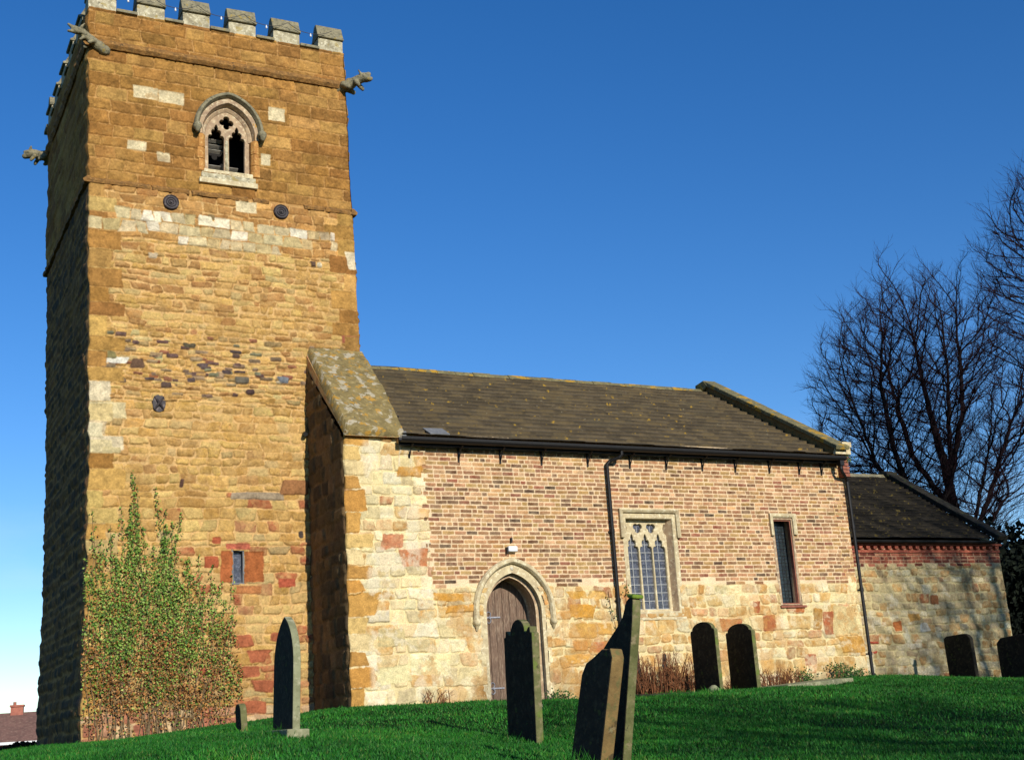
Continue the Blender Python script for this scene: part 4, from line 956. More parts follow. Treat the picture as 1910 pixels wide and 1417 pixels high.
# ================================================================== CHURCHYARD STONES
def finish(prof, n=4):
    return prof
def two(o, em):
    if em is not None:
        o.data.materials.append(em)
        for p in o.data.polygons: p.material_index = 0 if len(p.vertices) > 4 else 1  # broad faces take the shade-darkened stone, edges keep the paler tone
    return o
def headstone(name, label, x, y, prof, t, m, lean_y=0, lean_x=0, yaw=0, group=None, edge_m=None, sink=.25, parts=None):
    """slab whose broad faces look west/east: prof = (offset along Y, height)"""
    z = g1(x, y)
    Mx = Matrix.Translation((x, y, z))@Matrix.Rotation(yaw, 4, 'Z')@Matrix.Rotation(lean_y, 4, 'X')@Matrix.Rotation(lean_x, 4, 'Y')
    P = [(p[0], p[1]) for p in prof]; b = MB().prism(P, -t/2, t/2, 'X')
    b.v = [tuple(Mx@Vector(v)) for v in b.v]
    if parts:
        root = empty(name, (x, y, z)); tag(root, label, 'gravestone', group)
        two(b.build('slab', m, root, bevel=.012), edge_m)
        for (nm, mm, fn) in parts:
            q = MB(); fn(q); q.v = [tuple(Mx@Vector(v)) for v in q.v]; q.build(nm, mm, root, bevel=.012)
        reparent(root); return root
    # single mesh, origin at the base
    b.v = [tuple(Vector(v)-Vector((x, y, z))) for v in b.v]
    o = two(b.build(name, m, None, bevel=.014), edge_m); o.location = (x, y, z); tag(o, label, 'gravestone', group); return o
def garch(w, zs, za, z0=-.25, n=8):
    return [(p[0], p[1]) for p in arch(0, w/2, zs, za, n, z0)]
GR = 'gravestones in the churchyard'
# 1 slim gothic stone by the tower
headstone('gravestone', 'tall narrow pointed-arch gravestone on a small plinth in front of the tower', -3.03, -6.30, garch(.70, .72, 1.24, -.3), .085, M['grave_shade_dark'], edge_m=M['grave_light'], group=GR, lean_x=R(2),
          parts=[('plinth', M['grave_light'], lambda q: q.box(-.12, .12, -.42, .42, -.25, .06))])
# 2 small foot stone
headstone('gravestone', 'very small rounded footstone in the grass left of the pointed gravestone', -2.47, -2.58, garch(.26, .28, .38, -.2), .09, M['grave_shade_dark'], edge_m=M['grave_edge'], group=GR, lean_x=R(-3))
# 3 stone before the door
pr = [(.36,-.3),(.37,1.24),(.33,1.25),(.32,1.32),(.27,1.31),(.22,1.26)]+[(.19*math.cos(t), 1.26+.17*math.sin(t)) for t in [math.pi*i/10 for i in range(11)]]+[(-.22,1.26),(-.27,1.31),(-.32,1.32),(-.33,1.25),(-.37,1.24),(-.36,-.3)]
headstone('gravestone', 'dark headstone with a domed centre and scrolled shoulders standing before the door', -.05, -6.02, pr, .10, M['grave_shade_dark'], edge_m=M['grave_edge'], group=GR, lean_x=R(1.5), lean_y=R(-.5))
# 4 broken stone in the near foreground
pr = [(-.28,-.4),(-.26,.99),(-.21,1.06),(-.16,1.04),(-.08,1.03),(.04,.94),(.15,.87),(.20,.76),(.21,.2),(.22,-.4)]
headstone('gravestone', 'short thick broken brown gravestone leaning against the taller tilted one', -1.52, -9.98, pr, .125, M['grave_shade_dark'], edge_m=M['grave_brown'], lean_y=R(14), lean_x=R(5), group=GR)
# 5 tall leaning
pr = [(-.42,-.5),(-.40,1.34),(-.385,1.52),(-.33,1.55),(-.27,1.50),(-.23,1.36),(-.14,1.25),(-.03,1.14),(.10,1.0),(.19,.95),(.22,.84),(.23,-.5)]
headstone('gravestone', 'tall tilted gravestone with a moss-topped peak in the near foreground', -1.14, -9.55, pr, .09, M['grave_shade_dark'], edge_m=M['grave_edge'], lean_y=R(11), lean_x=R(4), group=GR,
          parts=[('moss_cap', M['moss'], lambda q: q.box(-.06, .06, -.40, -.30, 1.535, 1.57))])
# 6, 7 pair by the wall
def gr67(w, h): 
    return [(w/2,-.25),(w/2,h-.16),(w/2-.02,h-.13),(w/2-.05,h-.13)]+[((w/2-.06)*math.cos(t), h-.13+.13*math.sin(t)) for t in [math.pi*i/12 for i in range(13)]]+[(-w/2+.05,h-.13),(-w/2+.02,h-.13),(-w/2,h-.16),(-w/2,-.25)]
headstone('gravestone', 'left one of two dark round-topped headstones near the traceried window', 6.03, -1.25, gr67(.72, 1.24), .075, M['grave_shade_dark'], edge_m=M['grave_edge'], group=GR)
headstone('gravestone', 'right one of two dark round-topped headstones, with a dry twig against it', 6.90, -1.12, gr67(.76, 1.19), .085, M['grave_shade_dark'], edge_m=M['grave_edge'], group=GR)
# 8, 9 far right
headstone('gravestone', 'flat-topped dark headstone in front of the chancel wall, left of the pair at the edge', 13.02, -.25, [(.36,-.25),(.36,.88),(.28,.93),(-.2,.96),(-.3,.93),(-.36,.86),(-.36,-.25)], .09, M['grave_shade_dark'], group=GR, lean_x=R(-3), lean_y=R(2))
headstone('gravestone', 'dark headstone partly cut off at the far right edge of the churchyard', 14.02, -.75, [(.42,-.25),(.42,.8),(.3,.9),(-.3,.94),(-.42,.84),(-.42,-.25)], .10, M['grave_shade_dark'], group=GR)
# flat ledger slab
def slab(name, label, pts, t, m, cat, dz=.03):
    c = Vector((sum(p[0] for p in pts)/len(pts), sum(p[1] for p in pts)/len(pts), 0)); z = max(g1(p[0], p[1]) for p in pts)+dz; zs = [g1(p[0], p[1])+dz for p in pts]
    b = MB(); n = len(pts); tilt = .5
    b.add([(p[0]-c.x, p[1]-c.y, zs[i]+t-z) for i, p in enumerate(pts)]+[(p[0]-c.x, p[1]-c.y, zs[i]-.15-z) for i, p in enumerate(pts)], [tuple(range(n)), tuple(range(2*n-1, n-1, -1))]+[(i, (i+1) % n, (i+1) % n+n, i+n) for i in range(n)])
    o = b.build(name, m, None, bevel=.015); o.location = (c.x, c.y, z); tag(o, label, cat); return o
slab('ledger_slab', 'flat grey ledger slab lying in the grass near the lancet window', [(7.2,-1.9),(7.15,-1.15),(9.0,-.62),(9.15,-1.35)], .05, M['grave_light'], 'grave slab')
slab('kerb_slab', 'dark sunken stone slab lying before the dry stems', [(4.3,-1.75),(4.3,-1.3),(5.9,-1.35),(5.9,-1.75)], .02, M['grave_shade_dark'], 'grave slab')
def rock(name, label, x, y, r, m):
    o = blob(name, [((0, 0, .04), r, (r*.6, .02, .03), r*.8), ((-.3*r, 0, .02), r*.8, (0, .03, r*.4), r*.6)], m, None, .02, .02); o.location = (x, y, g1(x, y)+.01); tag(o, label, 'stone')
rock('loose_stone', 'pale rough stone lying in the grass right of the door gravestone', 1.75, -2.9, .10, M['whitestone'])
rock('loose_stone', 'light block of stone at the end of the dark sunken slab', 5.62, -1.95, .09, M['grave_light'])
rock('loose_stone', 'small white stone in the grass at the foot of the leaning gravestones', -1.68, -10.05, .035, M['grave_light'])
o = MB().box(-.07, .07, -.05, .05, -.2, .85).build('wooden_post', M['darkwood'], None, bevel=.02); o.location = (5.22, -.28, g1(5.22, -.28)); o.rotation_euler = (0, R(-2), 0); tag(o, 'short dark weathered post standing under the traceried window', 'post')

# ================================================================== PLANTS
def leaves_mesh(name, P, size, nrm, cols, rs, jit=.8):
    """each leaf a small folded quad"""
    n = len(P); a = rs.rand(n)*2*np.pi
    N = nrm+rs.normal(0, jit, (n, 3)); N /= np.linalg.norm(N, axis=1)[:, None]
    up = np.stack([np.cos(a), np.zeros(n), np.sin(a)], 1); T = up-(up*N).sum(1)[:, None]*N; T /= np.linalg.norm(T, axis=1)[:, None]+1e-9; B = np.cross(N, T)
    s = size[:, None]
    v = np.stack([P-T*s*.5, P+B*s*.42-N*s*.1, P+T*s*.6, P-B*s*.42-N*s*.1], 1).reshape(-1, 3)
    q = np.arange(4*n).reshape(-1, 4)
    return np_mesh(name, v, q, np.repeat(cols, 4, 0), smooth=False)
def ivy():
    rs = np.random.RandomState(77)
    root = empty('ivy', (-2.7, TY-.05, -.25)); tag(root, 'green ivy with rusty lower leaves climbing the foot of the tower', 'ivy')
    tips = [(-3.10,4.05,1.0),(-2.68,3.8,1.0),(-2.28,3.35,.9),(-3.42,3.15,.7),(-3.25,3.45,.9),(-1.98,2.65,.7),(-1.72,2.5,.6),(-1.45,2.3,.6),(-3.72,3.4,.5),(-3.60,2.9,.6),(-2.9,3.1,1),(-2.55,3.05,1),(-2.45,3.2,1),(-2.2,2.6,.9),(-1.50,1.9,.6),(-3.0,3.5,1),(-3.15,3.1,1),(-1.85,2.1,.7),(-2.0,2.2,.8),(-1.6,1.7,.6),(-2.75,2.8,1),(-3.35,2.6,1),(-3.5,2.3,1),(-2.35,2.4,1)]
    m = MB(); P = []; Sz = []; C = []
    GREEN = [(116,152,52),(140,170,70),(88,128,44),(164,184,92),(66,102,40)]; RUST = [(170,112,56),(190,130,68),(150,94,48),(132,108,60),(200,152,92),(120,84,50)]
    def leaf(p, sz=None):
        if p[0] < -3.85 or p[2] < -.22: return
        rusty = np.clip((1.5-p[2])/1.1+.5*math.sin(p[0]*5.3)*math.sin(p[2]*4)+rs.normal(0, .42), 0, 1)
        pal = RUST if rs.rand() < rusty*.85+.06 else GREEN
        P.append(p); Sz.append(sz or rs.uniform(.024, .046)); C.append(lin(pal[rs.randint(len(pal))])*.78*rs.uniform(.7, 1.25))
    for (tx, tz, dn) in tips:
        for rep in range(3):
            bx_ = -2.75+(tx+2.75)*.75+rs.uniform(-.35, .35); top = tz-rep*rs.uniform(.2, .5); pts = []; ph = rs.uniform(0, 6)
            txx = tx+(rs.normal(0, .12) if rep else 0)
            for i in range(15):
                t = i/14; z = -.25+(top+.25)*t; x = bx_+(txx-bx_)*t**1.3+.06*math.sin(t*8+ph)*(1-t*.6)+rs.normal(0, .010); pts.append((x, TY-.035-.03*rs.rand(), z))
            m.tube(pts, [.006*(1-t/15)+.002 for t in range(15)], 4, False)
            for k in range(int(150*dn*(top+.25)/3)):
                t = 1-rs.rand()**1.15*.85; i = min(13, int(t*14)); f = t*14-i; p = np.array(pts[i])*(1-f)+np.array(pts[i+1])*f
                sp = .018+.16*(1-t)**.75; leaf(p+np.array([rs.normal(0, sp*.7), -abs(rs.normal(0, .03+.05*(1-t))), rs.normal(0, sp*.6)]))
    # the broad mass: clumped cover thinning to the foot of the wall
    top_x = [-3.84, -3.6, -3.2, -2.7, -2.3, -1.9, -1.55, -1.35, -1.25]; top_z = [2.5, 2.6, 2.9, 2.75, 2.5, 2.15, 1.85, 1.5, .6]
    for k in range(26000):
        x = rs.uniform(-3.85, -1.25); z = rs.uniform(-.2, 3.0); tp = np.interp(x, top_x, top_z)
        if z > tp+.2*math.sin(x*14)+.1*math.sin(x*31): continue
        cl = math.sin(x*9+z*2.1+math.sin(z*5))*math.sin(z*7-x*3)+.5*math.sin(x*23+z*17)
        dens = .50+.44*cl; dens *= np.interp(z, [0, 1.6, 3.0], [1, 1, .55]); 
        if z < .75: dens *= .30+.7*max(z+.15, 0)/.9
        if z > tp-.6: dens *= .75
        if rs.rand() > dens: continue
        leaf(np.array([x, TY-.02-abs(rs.normal(0, .055)), z]))
    m.build('stems', M['ivystem'], root)
    P = np.array(P); me = leaves_mesh('foliage', P, np.array(Sz), np.array([0, -1, .35]), np.array(C), rs)
    link('foliage', me, M['ivyleaf'], root); reparent(root)
ivy()
def wallplant(name, label, cx, y, z0, tips, nl, cols, size, parentless=True, spread=.05):
    rs = np.random.RandomState(int(abs(cx)*100)); root = empty(name, (cx, y, z0)); tag(root, label, 'climbing plant' if 'climb' in name else 'plant')
    m = MB(); P = []
    for (tx, tz) in tips:
        pts = []
        for i in range(9):
            t = i/8; pts.append((cx+(tx-cx)*t+.03*math.sin(t*7+tx), y-.02, z0+(tz-z0)*t))
        m.tube(pts, .006, 4, False)
        for k in range(nl):
            t = rs.rand(); i = min(7, int(t*8)); f = t*8-i; p = np.array(pts[i])*(1-f)+np.array(pts[i+1])*f
            P.append(p+np.array([rs.normal(0, spread), -abs(rs.normal(0, .03)), rs.normal(0, .04)]))
    m.build('stems', M['drystem'], root)
    P = np.array(P); C = np.array([lin(cols[rs.randint(len(cols))])*.8 for _ in P])
    link('foliage', leaves_mesh('foliage', P, np.full(len(P), size), np.array([0, -1, .4]), C, rs), M['ivyleaf'], root); reparent(root)
wallplant('climbing_ivy', 'thin straggling ivy climbing beside the middle downpipe', 5.15, -.03, -.1, [(5.32, 1.95), (4.92, 1.75), (5.42, 1.4)], 46, [(96,116,56),(70,92,40)], .04, spread=.035)
wallplant('gutter_weed', 'small green weed growing from the masonry at the roof corner', 10.78, -.14, 4.32, [(10.74, 4.5), (10.84, 4.46)], 30, [(104,124,52),(76,100,40)], .035)
for i, (x, h) in enumerate([(9.05, .22), (9.9, .3), (11.3, .2), (10.3, .16), (3.7, .16)]):
    y = -.12 if x < 10.75 else .85
    wallplant('wall_weed', ['low green weeds at the wall foot below the lancet window','taller nettle clump at the wall foot left of the corner downpipe','low weeds at the chancel wall foot just right of the downpipe','tiny weeds at the foot of the corner downpipe','small weeds at the wall foot right of the doorway'][i], x, y, g1(x, y), [(x-.2, g1(x, y)+h), (x+.15, g1(x, y)+h*.8), (x, g1(x, y)+h)], 60, [(70,104,40),(50,80,30)], .04, spread=.10)
def stems(name, label, x0, x1, y, n, hmax, seed):
    rr = random.Random(seed); cx = (x0+x1)/2; z = g1(cx, y); root = empty(name, (cx, y, z)); tag(root, label, 'dead plants')
    m = MB()
    for k in range(n):
        x = rr.uniform(x0, x1); yy = y+rr.uniform(-.25, .18); h = hmax*rr.uniform(.35, 1)*(1-.35*abs(x-cx)/(x1-x0)); z0 = g1(x, yy); dx, dy = rr.gauss(0, .12), rr.gauss(0, .08)
        pts = [(x, yy, z0-.03), (x+dx*.3, yy+dy*.3, z0+h*.5), (x+dx, yy+dy, z0+h)]; m.tube(pts, [.009, .007, .003], 4, False)
        for b in range(rr.randint(1, 4)):
            t = rr.uniform(.4, .95); p = Vector(pts[1]).lerp(Vector(pts[2]), max(0, t*2-1)); m.tube([p, p+Vector((rr.gauss(0, .07), rr.gauss(0, .04), rr.uniform(.03, .12)))], [.005, .002], 3, False)
    m.build('stems', M['drystem'], root); reparent(root)
stems('dry_shrub', 'clump of dry rusty-brown upright stems under the traceried window', 5.05, 6.35, -.45, 230, .85, 3)
stems('dry_shrub', 'thin dry stalks at the wall foot right of the two round-topped headstones', 7.2, 8.9, -.18, 110, .42, 4)
stems('dry_shrub', 'few thin dry stalks at the wall foot left of the doorway', 1.2, 1.6, -.12, 12, .26, 5)

def tree(name, label, loc, seed, env, trunk_pts, r0, group=None, nattr=2600, fork=3.0, fine=1.0, limbs=()):
    """bare winter tree: limbs grown towards points filling the crown (space colonisation), then fine twigs"""
    rs = np.random.RandomState(seed); root = empty(name, loc); tag(root, label, 'tree', group)
    ex, ey, ez, er_, eh = env
    A = []
    while len(A) < nattr:
        p = rs.uniform(-1, 1, 3); q = np.linalg.norm(p)
        if q > 1 or q < .25 and rs.rand() < .5: continue
        lob = 1+.10*math.sin(p[0]*7+seed)+.08*math.sin(p[1]*6+p[2]*7)
        r_ = er_*(1 if p[2] > -.2 else 1-.25*abs(p[2]))
        c = np.array([ex+p[0]*r_*lob, ey+p[1]*r_*lob, ez+p[2]*eh*lob])
        if c[2] > fork-.3: A.append(c)
    A = np.array(A); N = []; par = []
    tp = [np.array(p, float) for p in trunk_pts]
    step = .24
    for i in range(len(tp)-1):
        L = np.linalg.norm(tp[i+1]-tp[i]); k = max(1, int(L/step))
        for j in range(k):
            N.append(tp[i]+(tp[i+1]-tp[i])*j/k+rs.normal(0, .012, 3)); par.append(len(N)-2)
    N.append(tp[-1]); par.append(len(N)-2); nt = len(N)
    for lb in limbs:
        lb = [np.array(p, float) for p in lb]; base = int(np.argmin([np.linalg.norm(N[i]-lb[0]) for i in range(nt)])); pr_ = base
        for i in range(len(lb)-1):
            L = np.linalg.norm(lb[i+1]-lb[i]); k = max(1, int(L/step))
            for j in range(1, k+1): N.append(lb[i]+(lb[i+1]-lb[i])*j/k+rs.normal(0, .02, 3)); par.append(pr_); pr_ = len(N)-1
    vis = [i for i in range(len(N)) if N[i][2] > fork*.75]
    bd = np.full(len(A), 1e9); bi = np.zeros(len(A), int)
    def upd(idx):
        P = np.array([N[i] for i in idx]); d = np.linalg.norm(A[:, None]-P[None], axis=2); d = np.where((A[:, None, 2]-P[None, :, 2] < -.05*d) & (d > .3), 1e6, d); m = d.argmin(1); dm = d[np.arange(len(A)), m]; k = dm < bd; bd[k] = dm[k]; bi[k] = np.array(idx)[m[k]]
    upd(vis); alive = np.ones(len(A), bool); D = {}
    for it in range(70):
        act = alive & (bd < 3.6)
        if not act.any(): break
        new = []
        idx = bi[act]; dirs = A[act]-np.array([N[i] for i in idx]); dirs /= np.linalg.norm(dirs, axis=1)[:, None]+1e-9
        order = np.argsort(idx); idx = idx[order]; dirs = dirs[order]; u, st = np.unique(idx, return_index=True)
        for k, i in enumerate(u):
            d = dirs[st[k]:(st[k+1] if k+1 < len(u) else None)].mean(0); pd = N[i]-N[par[i]] if par[i] >= 0 else np.array([0, 0, 1.]); pd = pd/(np.linalg.norm(pd)+1e-9)
            d = d+pd*.6+np.array([0, 0, .15])+rs.normal(0, .10, 3); d /= np.linalg.norm(d)
            q = N[i]+d*step; key = (i, round(d[0], 1), round(d[1], 1))
            if D.get(i, 0) >= 3: continue
            D[i] = D.get(i, 0)+1; N.append(q); par.append(i); new.append(len(N)-1)
        if not new: break
        upd(new); alive &= bd > .36; 
    N = np.array(N); par = np.array(par); n = len(N); rad = np.zeros(n); ch_ = [[] for _ in range(n)]
    for i in range(n-1, 0, -1):
        if par[i] >= 0: ch_[par[i]].append(i)
    ex_ = 2.35; acc = np.zeros(n)
    for i in range(n-1, -1, -1):
        if acc[i] == 0: acc[i] = .0058**ex_
        if par[i] >= 0: acc[par[i]] += acc[i]
    rad = acc**(1/ex_); rad *= min(1.6, r0/rad[nt//4]); 
    for i in range(nt): rad[i] = max(min(rad[i], r0*1.15), r0*(1-.93*i/nt))
    big = MB(); segP, segQ, segA, segB = [], [], [], []
    starts = [0]; 
    while starts:
        i = starts.pop(); ch = [i] if par[i] < 0 else [par[i], i]
        while ch_[i]:
            c = max(ch_[i], key=lambda k: rad[k]); starts += [k for k in ch_[i] if k != c]; ch.append(c); i = c
        if len(ch) < 2: continue
        rr_ = [rad[k] for k in ch]
        if len(ch) > 1 and par[ch[1]] == ch[0] and ch[0] != 0: rr_[0] = rr_[1]*1.1
        if rr_[0] > .022:
            big.tube([tuple(N[k]) for k in ch], [float(x) for x in rr_], 7 if rr_[0] > .08 else 5, False)
        else:
            for a_ in range(len(ch)-1): segP.append(N[ch[a_]]); segQ.append(N[ch[a_+1]]); segA.append(rr_[a_]); segB.append(rr_[a_+1])
    # fine twigs, two orders
    tips = np.where((rad < .034) & (np.arange(n) > nt))[0]; pd = N[tips]-N[par[tips]]; pd /= np.linalg.norm(pd, axis=1)[:, None]+1e-9
    P = [np.array(segP)]; Q = [np.array(segQ)]; RA = [np.array(segA)]; RB = [np.array(segB)]
    def twigs(B, d, L, r, k, spread):
        B = np.repeat(B, k, 0); d = np.repeat(d, k, 0); m = len(B); L = L*rs.uniform(.5, 1.25, m)
        d = d+rs.normal(0, spread, (m, 3))+np.array([0, 0, .22]); d /= np.linalg.norm(d, axis=1)[:, None]; pts = [B]; ds = []
        for j in range(3):
            pts.append(pts[-1]+d*(L/3)[:, None]); ds.append(d.copy()); d = d+rs.normal(0, .13, (m, 3))+np.array([0, 0, .10]); d /= np.linalg.norm(d, axis=1)[:, None]
        for j in range(3): P.append(pts[j]); Q.append(pts[j+1]); RA.append(np.full(m, r*(1-.25*j))); RB.append(np.full(m, r*(1-.25*(j+1))))
        return pts, ds
    pts, ds = twigs(N[tips], pd, .52*fine, .0052, 2, .45)
    for j in (1, 2): twigs(pts[j], ds[j], .30*fine, .0036, 1, .45)
    P, Q, RA, RB = np.concatenate(P), np.concatenate(Q), np.concatenate(RA), np.concatenate(RB)
    d = Q-P; d /= np.linalg.norm(d, axis=1)[:, None]+1e-9; ref = np.where(np.abs(d[:, 2:3]) > .9, np.array([[1., 0, 0]]), np.array([[0, 0, 1.]])); u = np.cross(d, ref); u /= np.linalg.norm(u, axis=1)[:, None]; v = np.cross(d, u)
    V = []
    for (C_, r_) in ((P, RA), (Q, RB)):
        for k in range(3): a_ = 2.0944*k; V.append(C_+(u*math.cos(a_)+v*math.sin(a_))*r_[:, None])
    V = np.stack(V, 1).reshape(-1, 3); b_ = np.arange(len(P))[:, None]*6; F = np.concatenate([b_+np.array([[k, (k+1) % 3, 3+(k+1) % 3, 3+k]]) for k in range(3)])
    big.build('trunk', M['bark'], root, smooth=True)
    link('crown', np_mesh('crown', V, F, smooth=False), M['twig'], root)
    return root
TREES = 'bare winter trees around the church'
treeL = tree('bare_tree', 'dark bare tree with left-leaning trunk rising behind the chancel roof', (22.2, 8.8, -.5), 12, (-.25, .1, 8.0, 3.15, 5.0),
     [(.3, -.1, -.3), (.05, .0, 3.4), (-.45, .2, 5.2), (-.9, .45, 7.6), (-1.0, .5, 9.6)], .24, TREES, 3000, limbs=[[(-.1, .1, 3.6), (-1.1, .6, 5.0), (-2.2, 1.2, 6.2), (-3.0, 1.5, 7.6)], [(-.4, .2, 5.0), (-1.5, .7, 7.2), (-1.9, .9, 9.2)], [(0, 0, 3.0), (-1.2, .5, 3.8), (-2.6, 1.2, 4.6)], [(-.2, .1, 4.6), (.6, -.3, 6.6), (.9, -.4, 9.4)], [(0, 0, 3.3), (.9, -.6, 5.0), (1.6, -1, 7.4)]])
treeR = tree('bare_tree', 'thick-trunked bare tree right of the left-leaning one behind the chancel', (24.2, 9.6, -.5), 33, (-.5, .2, 8.6, 3.9, 5.3),
     [(0, 0, -.3), (-.15, .05, 4.0), (-.35, .1, 7.0), (-.6, .3, 10.0), (-.7, .3, 11.5)], .33, TREES, 3400, fork=3.4, limbs=[[(-.15, .05, 4.2), (.8, -.5, 6.2), (1.8, -1, 8.6)], [(-.2, 0, 5.2), (-1.2, .6, 7.6), (-1.6, .8, 10.6)], [(-.3, .1, 6.5), (.5, -.2, 9), (.7, -.3, 11.8)], [(-.1, 0, 3.6), (-1.4, .4, 5.2), (-2.6, .9, 7.4)], [(-.1, 0, 3.8), (1.3, .3, 5.2), (2.8, .6, 6.4)]])
tree3 = tree('bare_tree', 'tall bare tree reaching its branches in from the right edge', (20.6, .5, -.5), 51, (-.2, .1, 9.2, 3.0, 4.4),
     [(0, 0, -.3), (.05, 0, 4.5), (0, .1, 7.0), (.1, 0, 10.0)], .30, TREES, 2500, fork=4.4, fine=1.2)

def copy_tree(src, name, label, loc, rz, sc, group):
    r_ = src.copy(); COL.objects.link(r_); r_.name = name; r_.location = loc; r_.rotation_euler = (0, 0, rz); r_.scale = (sc, sc, sc); r_['label'] = label; r_['group'] = group
    for c in src.children: d = c.copy(); COL.objects.link(d); d.parent = r_
    return r_
copy_tree(treeR, 'bare_tree', 'bare churchyard tree standing south of the chancel that shades its roof', (17.0, -17.0, -1.5), 1.2, 1.08, TREES)
copy_tree(treeL, 'bare_tree', 'bare tree on the south side of the churchyard east of the path', (10.5, -29.5, -2.4), 2.4, 1.05, TREES)
copy_tree(treeR, 'bare_tree', 'bare tree on the south side of the churchyard nearest the gate', (5.0, -30.5, -2.4), .4, 1.0, TREES)

def bush(name, label, c, rx, ry, rz_, n, size, m, cat, seed):
    rs = np.random.RandomState(seed); root = empty(name, c); tag(root, label, cat)
    d = rs.normal(0, 1, (n, 3)); d /= np.linalg.norm(d, axis=1)[:, None]; lob = 1+.18*np.sin(d[:, 0]*7+seed)*np.cos(d[:, 2]*6)+.12*np.sin(d[:, 1]*11)
    r = (rs.rand(n)**.35)*lob; P = d*r[:, None]*np.array([rx, ry, rz_])+np.array([0, 0, rz_]); P = P[P[:, 2] > -.1]
    C = np.ones((len(P), 3)); me = leaves_mesh('foliage', P, rs.uniform(.6, 1.3, len(P))*size, d[:len(P)]*.5, C, rs)
    link('foliage', me, m, root)
    mb = MB(); 
    for k in range(5): mb.tube([(0, 0, -.2), (rs.normal(0, rx*.2), rs.normal(0, ry*.2), rz_*.8), (rs.normal(0, rx*.4), rs.normal(0, ry*.4), rz_*1.5)], [.08, .05, .02], 5)
    mb.build('trunk', M['bark'], root)
bush('evergreen_tree', 'dark evergreen shrub filling the gap at the right edge behind the chancel', (21.0, 5.0, -.6), 2.1, 2.0, 2.2, 14000, .16, M['yew'], 'evergreen', 3)
bush('evergreen_tree', 'lower evergreen thicket beneath the bare trees behind the chancel', (25.0, 7.0, -.6), 3.2, 2.5, 2.1, 14000, .18, M['yew'], 'evergreen', 5)

# boundary hedge left of the tower
def hedge():
    rs = np.random.RandomState(9); n = 26000; x = rs.uniform(-16, 6, n); z = rs.rand(n)**.7; y = rs.uniform(-.6, .6, n)
    top = .82+.14*np.sin(x*1.3)+.08*np.sin(x*3.7)
    P = np.stack([x, 16+y+x*.1, gz(x, 16+y+x*.1)+z*top], 1); me = leaves_mesh('foliage', P, rs.uniform(.08, .16, n), np.array([0, -1, .3]), np.ones((n, 3)), rs)
    root = empty('hedge', (-5, 16, -1)); tag(root, 'dark clipped hedge beyond the tower in front of the distant house', 'hedge'); link('foliage', me, M['hedge'], root)
    MB().box(-16, 6, 15.9, 16.1, -2.5, -.45).build('stems', M['hedge'], root); reparent(root)
hedge()

# ================================================================== HOUSE far left
def house():
    hx, hy, zb = 5.1, 91.5, -3.7
    root = empty('brick_house', (hx, hy, zb)); tag(root, 'distant red brick house with hipped brown roof and chimney beyond the tower', 'house')
    Rz = Matrix.Translation((hx, hy, zb))@Matrix.Rotation(R(-12), 4, 'Z')
    def add(mb, nm, m, par=root, **k): mb.v = [tuple(Rz@Vector(v)) for v in mb.v]; return mb.build(nm, m, par, **k)
    add(MB().box(-9, 4.2, 0, 8, 0, 4.6), 'wall', M['housebrick'])
    rf = MB(); rf.add([(-9.4,-.4,4.5),(4.6,-.4,4.5),(4.6,8.4,4.5),(-9.4,8.4,4.5),(-5.2,4,6.9),(3.6,4,6.9)], [(0,1,5,4),(1,2,5),(2,3,4,5),(3,0,4),(0,3,2,1)])
    r_ = add(rf, 'roof', M['houseroof'])
    c = MB().box(-.48, .48, 3.6, 4.4, 6.2, 7.35); c.box(-.55, .55, 3.5, 4.5, 7.35, 7.5); c.tube([(-.2, 4, 7.5), (-.2, 4, 7.75)], .13, 8)
    add(c, 'chimney', M['housebrick'], r_)
    add(MB().box(-9.5, 4.7, -.55, -.38, 4.35, 4.55), 'gutter', M['white'], r_)
    for x in (-6.6, -1.8, 1.6):
        f = add(MB().box(x-.75, x+.75, -.06, 0.02, 2.9, 4.1), 'window', M['white']); 
        add(MB().box(x-.62, x-.04, -.08, -.05, 3.0, 4.0).box(x+.04, x+.62, -.08, -.05, 3.0, 4.0), 'pane', M['glass'], f)
    a = MB(); a.tube([(2.9, 4, 6.8), (2.9, 4, 9.6)], .03, 5)
    for z in (8.3, 9.4): a.tube([(1.9, 4, z), (3.9, 4, z)], .02, 4); [a.tube([(x, 3.7, z), (x, 4.3, z)], .015, 4) for x in (2.1, 2.5, 2.9, 3.3, 3.7)]
    add(a, 'aerial', M['wire'], r_)
    reparent(root)
    for c in root.children: 
        pass
house()

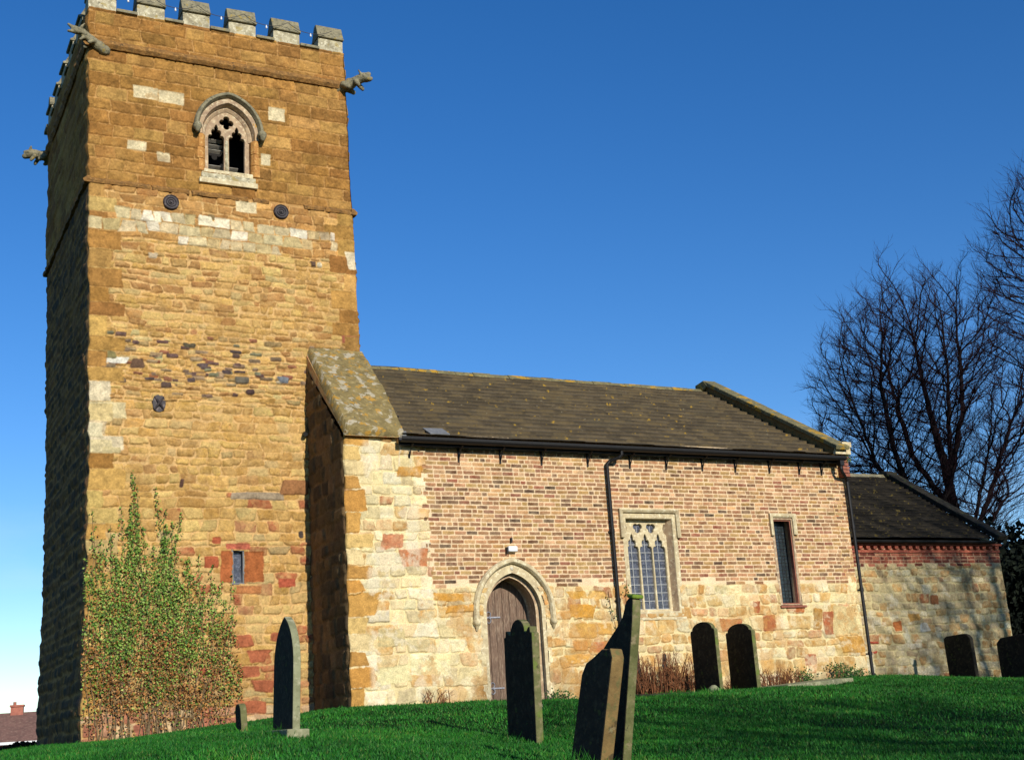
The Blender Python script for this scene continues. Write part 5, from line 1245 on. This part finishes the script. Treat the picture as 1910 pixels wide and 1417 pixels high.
# ================================================================== GRASS
def grass():
    rs = np.random.RandomState(3); xs = []; 
    def zone(n, x0, x1, y0, y1):
        return np.stack([rs.uniform(x0, x1, n), rs.uniform(y0, y1, n)], 1)
    P = np.concatenate([zone(150000, -7, 3, -14, -5), zone(120000, -8, 12, -7.5, 0.0), zone(50000, 3, 18, -7, 1.0), zone(26000, -9, -3.9, -2, 8), zone(9000, -4, 0, -1, 1.8), zone(60000, 2, 14, -14, -6.5)])
    x, y = P[:, 0], P[:, 1]
    keep = ~((x > 0) & (x < 10.75) & (y > -.03)) & ~((x > -3.82) & (x < 1.1) & (y > TY-.03)) & ~((x > 10.7) & (y > CY-.03))
    # inside the view, with a margin either side
    ang = np.arctan2(x-CAM_POS.x, y-CAM_POS.y); keep &= (ang > -.05) & (ang < 1.0)
    keep &= ~((x > DX-.6) & (x < DX+.62) & (y > -.3))
    P = P[keep]; x, y = P[:, 0], P[:, 1]; n = len(P); z = gz(x, y)
    patch = .6*np.sin(x*1.9+np.sin(y*2.3))*np.sin(y*1.7+np.cos(x*1.1))+.4*np.sin(x*6.1+2*np.sin(y*4.3))*np.sin(y*5.2+np.cos(x*3.1))+.3*np.sin(x*17+3*np.sin(y*9))*np.sin(y*15)
    h = rs.uniform(.018, .046, n)*(1+.25*patch); h *= np.where(rs.rand(n) < .03, 1.7, 1)
    for o_ in bpy.data.objects:
        if o_.parent is None and o_.get('category') in ('gravestone', 'grave slab', 'stone', 'post'):
            d_ = np.hypot(x-o_.location.x, (y-o_.location.y)*.75); h *= 1+1.3*np.exp(-(d_/.28)**2)
    a = rs.rand(n)*2*np.pi; w_ = rs.uniform(.004, .008, n)*(1+.35*np.hypot(x-CAM_POS.x, y-CAM_POS.y)/12); lean_ = rs.normal(0, .45, (n, 2))*h[:, None]
    dx, dy = np.cos(a)*w_, np.sin(a)*w_
    v = np.stack([np.stack([x-dx, y-dy, z-.005], 1), np.stack([x+dx, y+dy, z-.005], 1), np.stack([x+lean_[:, 0], y+lean_[:, 1], z+h], 1)], 1).reshape(-1, 3)
    pal = np.array([lin(c) for c in [(30,94,24),(42,108,28),(24,80,22),(58,112,34),(88,112,50)]]); c = pal[rs.choice(5, n, p=[.32,.28,.24,.12,.04])]*rs.uniform(.75, 1.2, (n, 1))*(1+.28*patch[:, None])*np.where((patch > .55)[:, None], np.array([1.5, 1.05, 1.0]), 1.0)
    me = np_mesh('grass', v, np.arange(3*n).reshape(-1, 3), np.repeat(c, 3, 0), smooth=False, tri=True)
    o = link('grass', me, M['grass']); tag(o, 'short green lawn grass covering the churchyard slope', 'grass', kind='stuff')
grass()
clean()
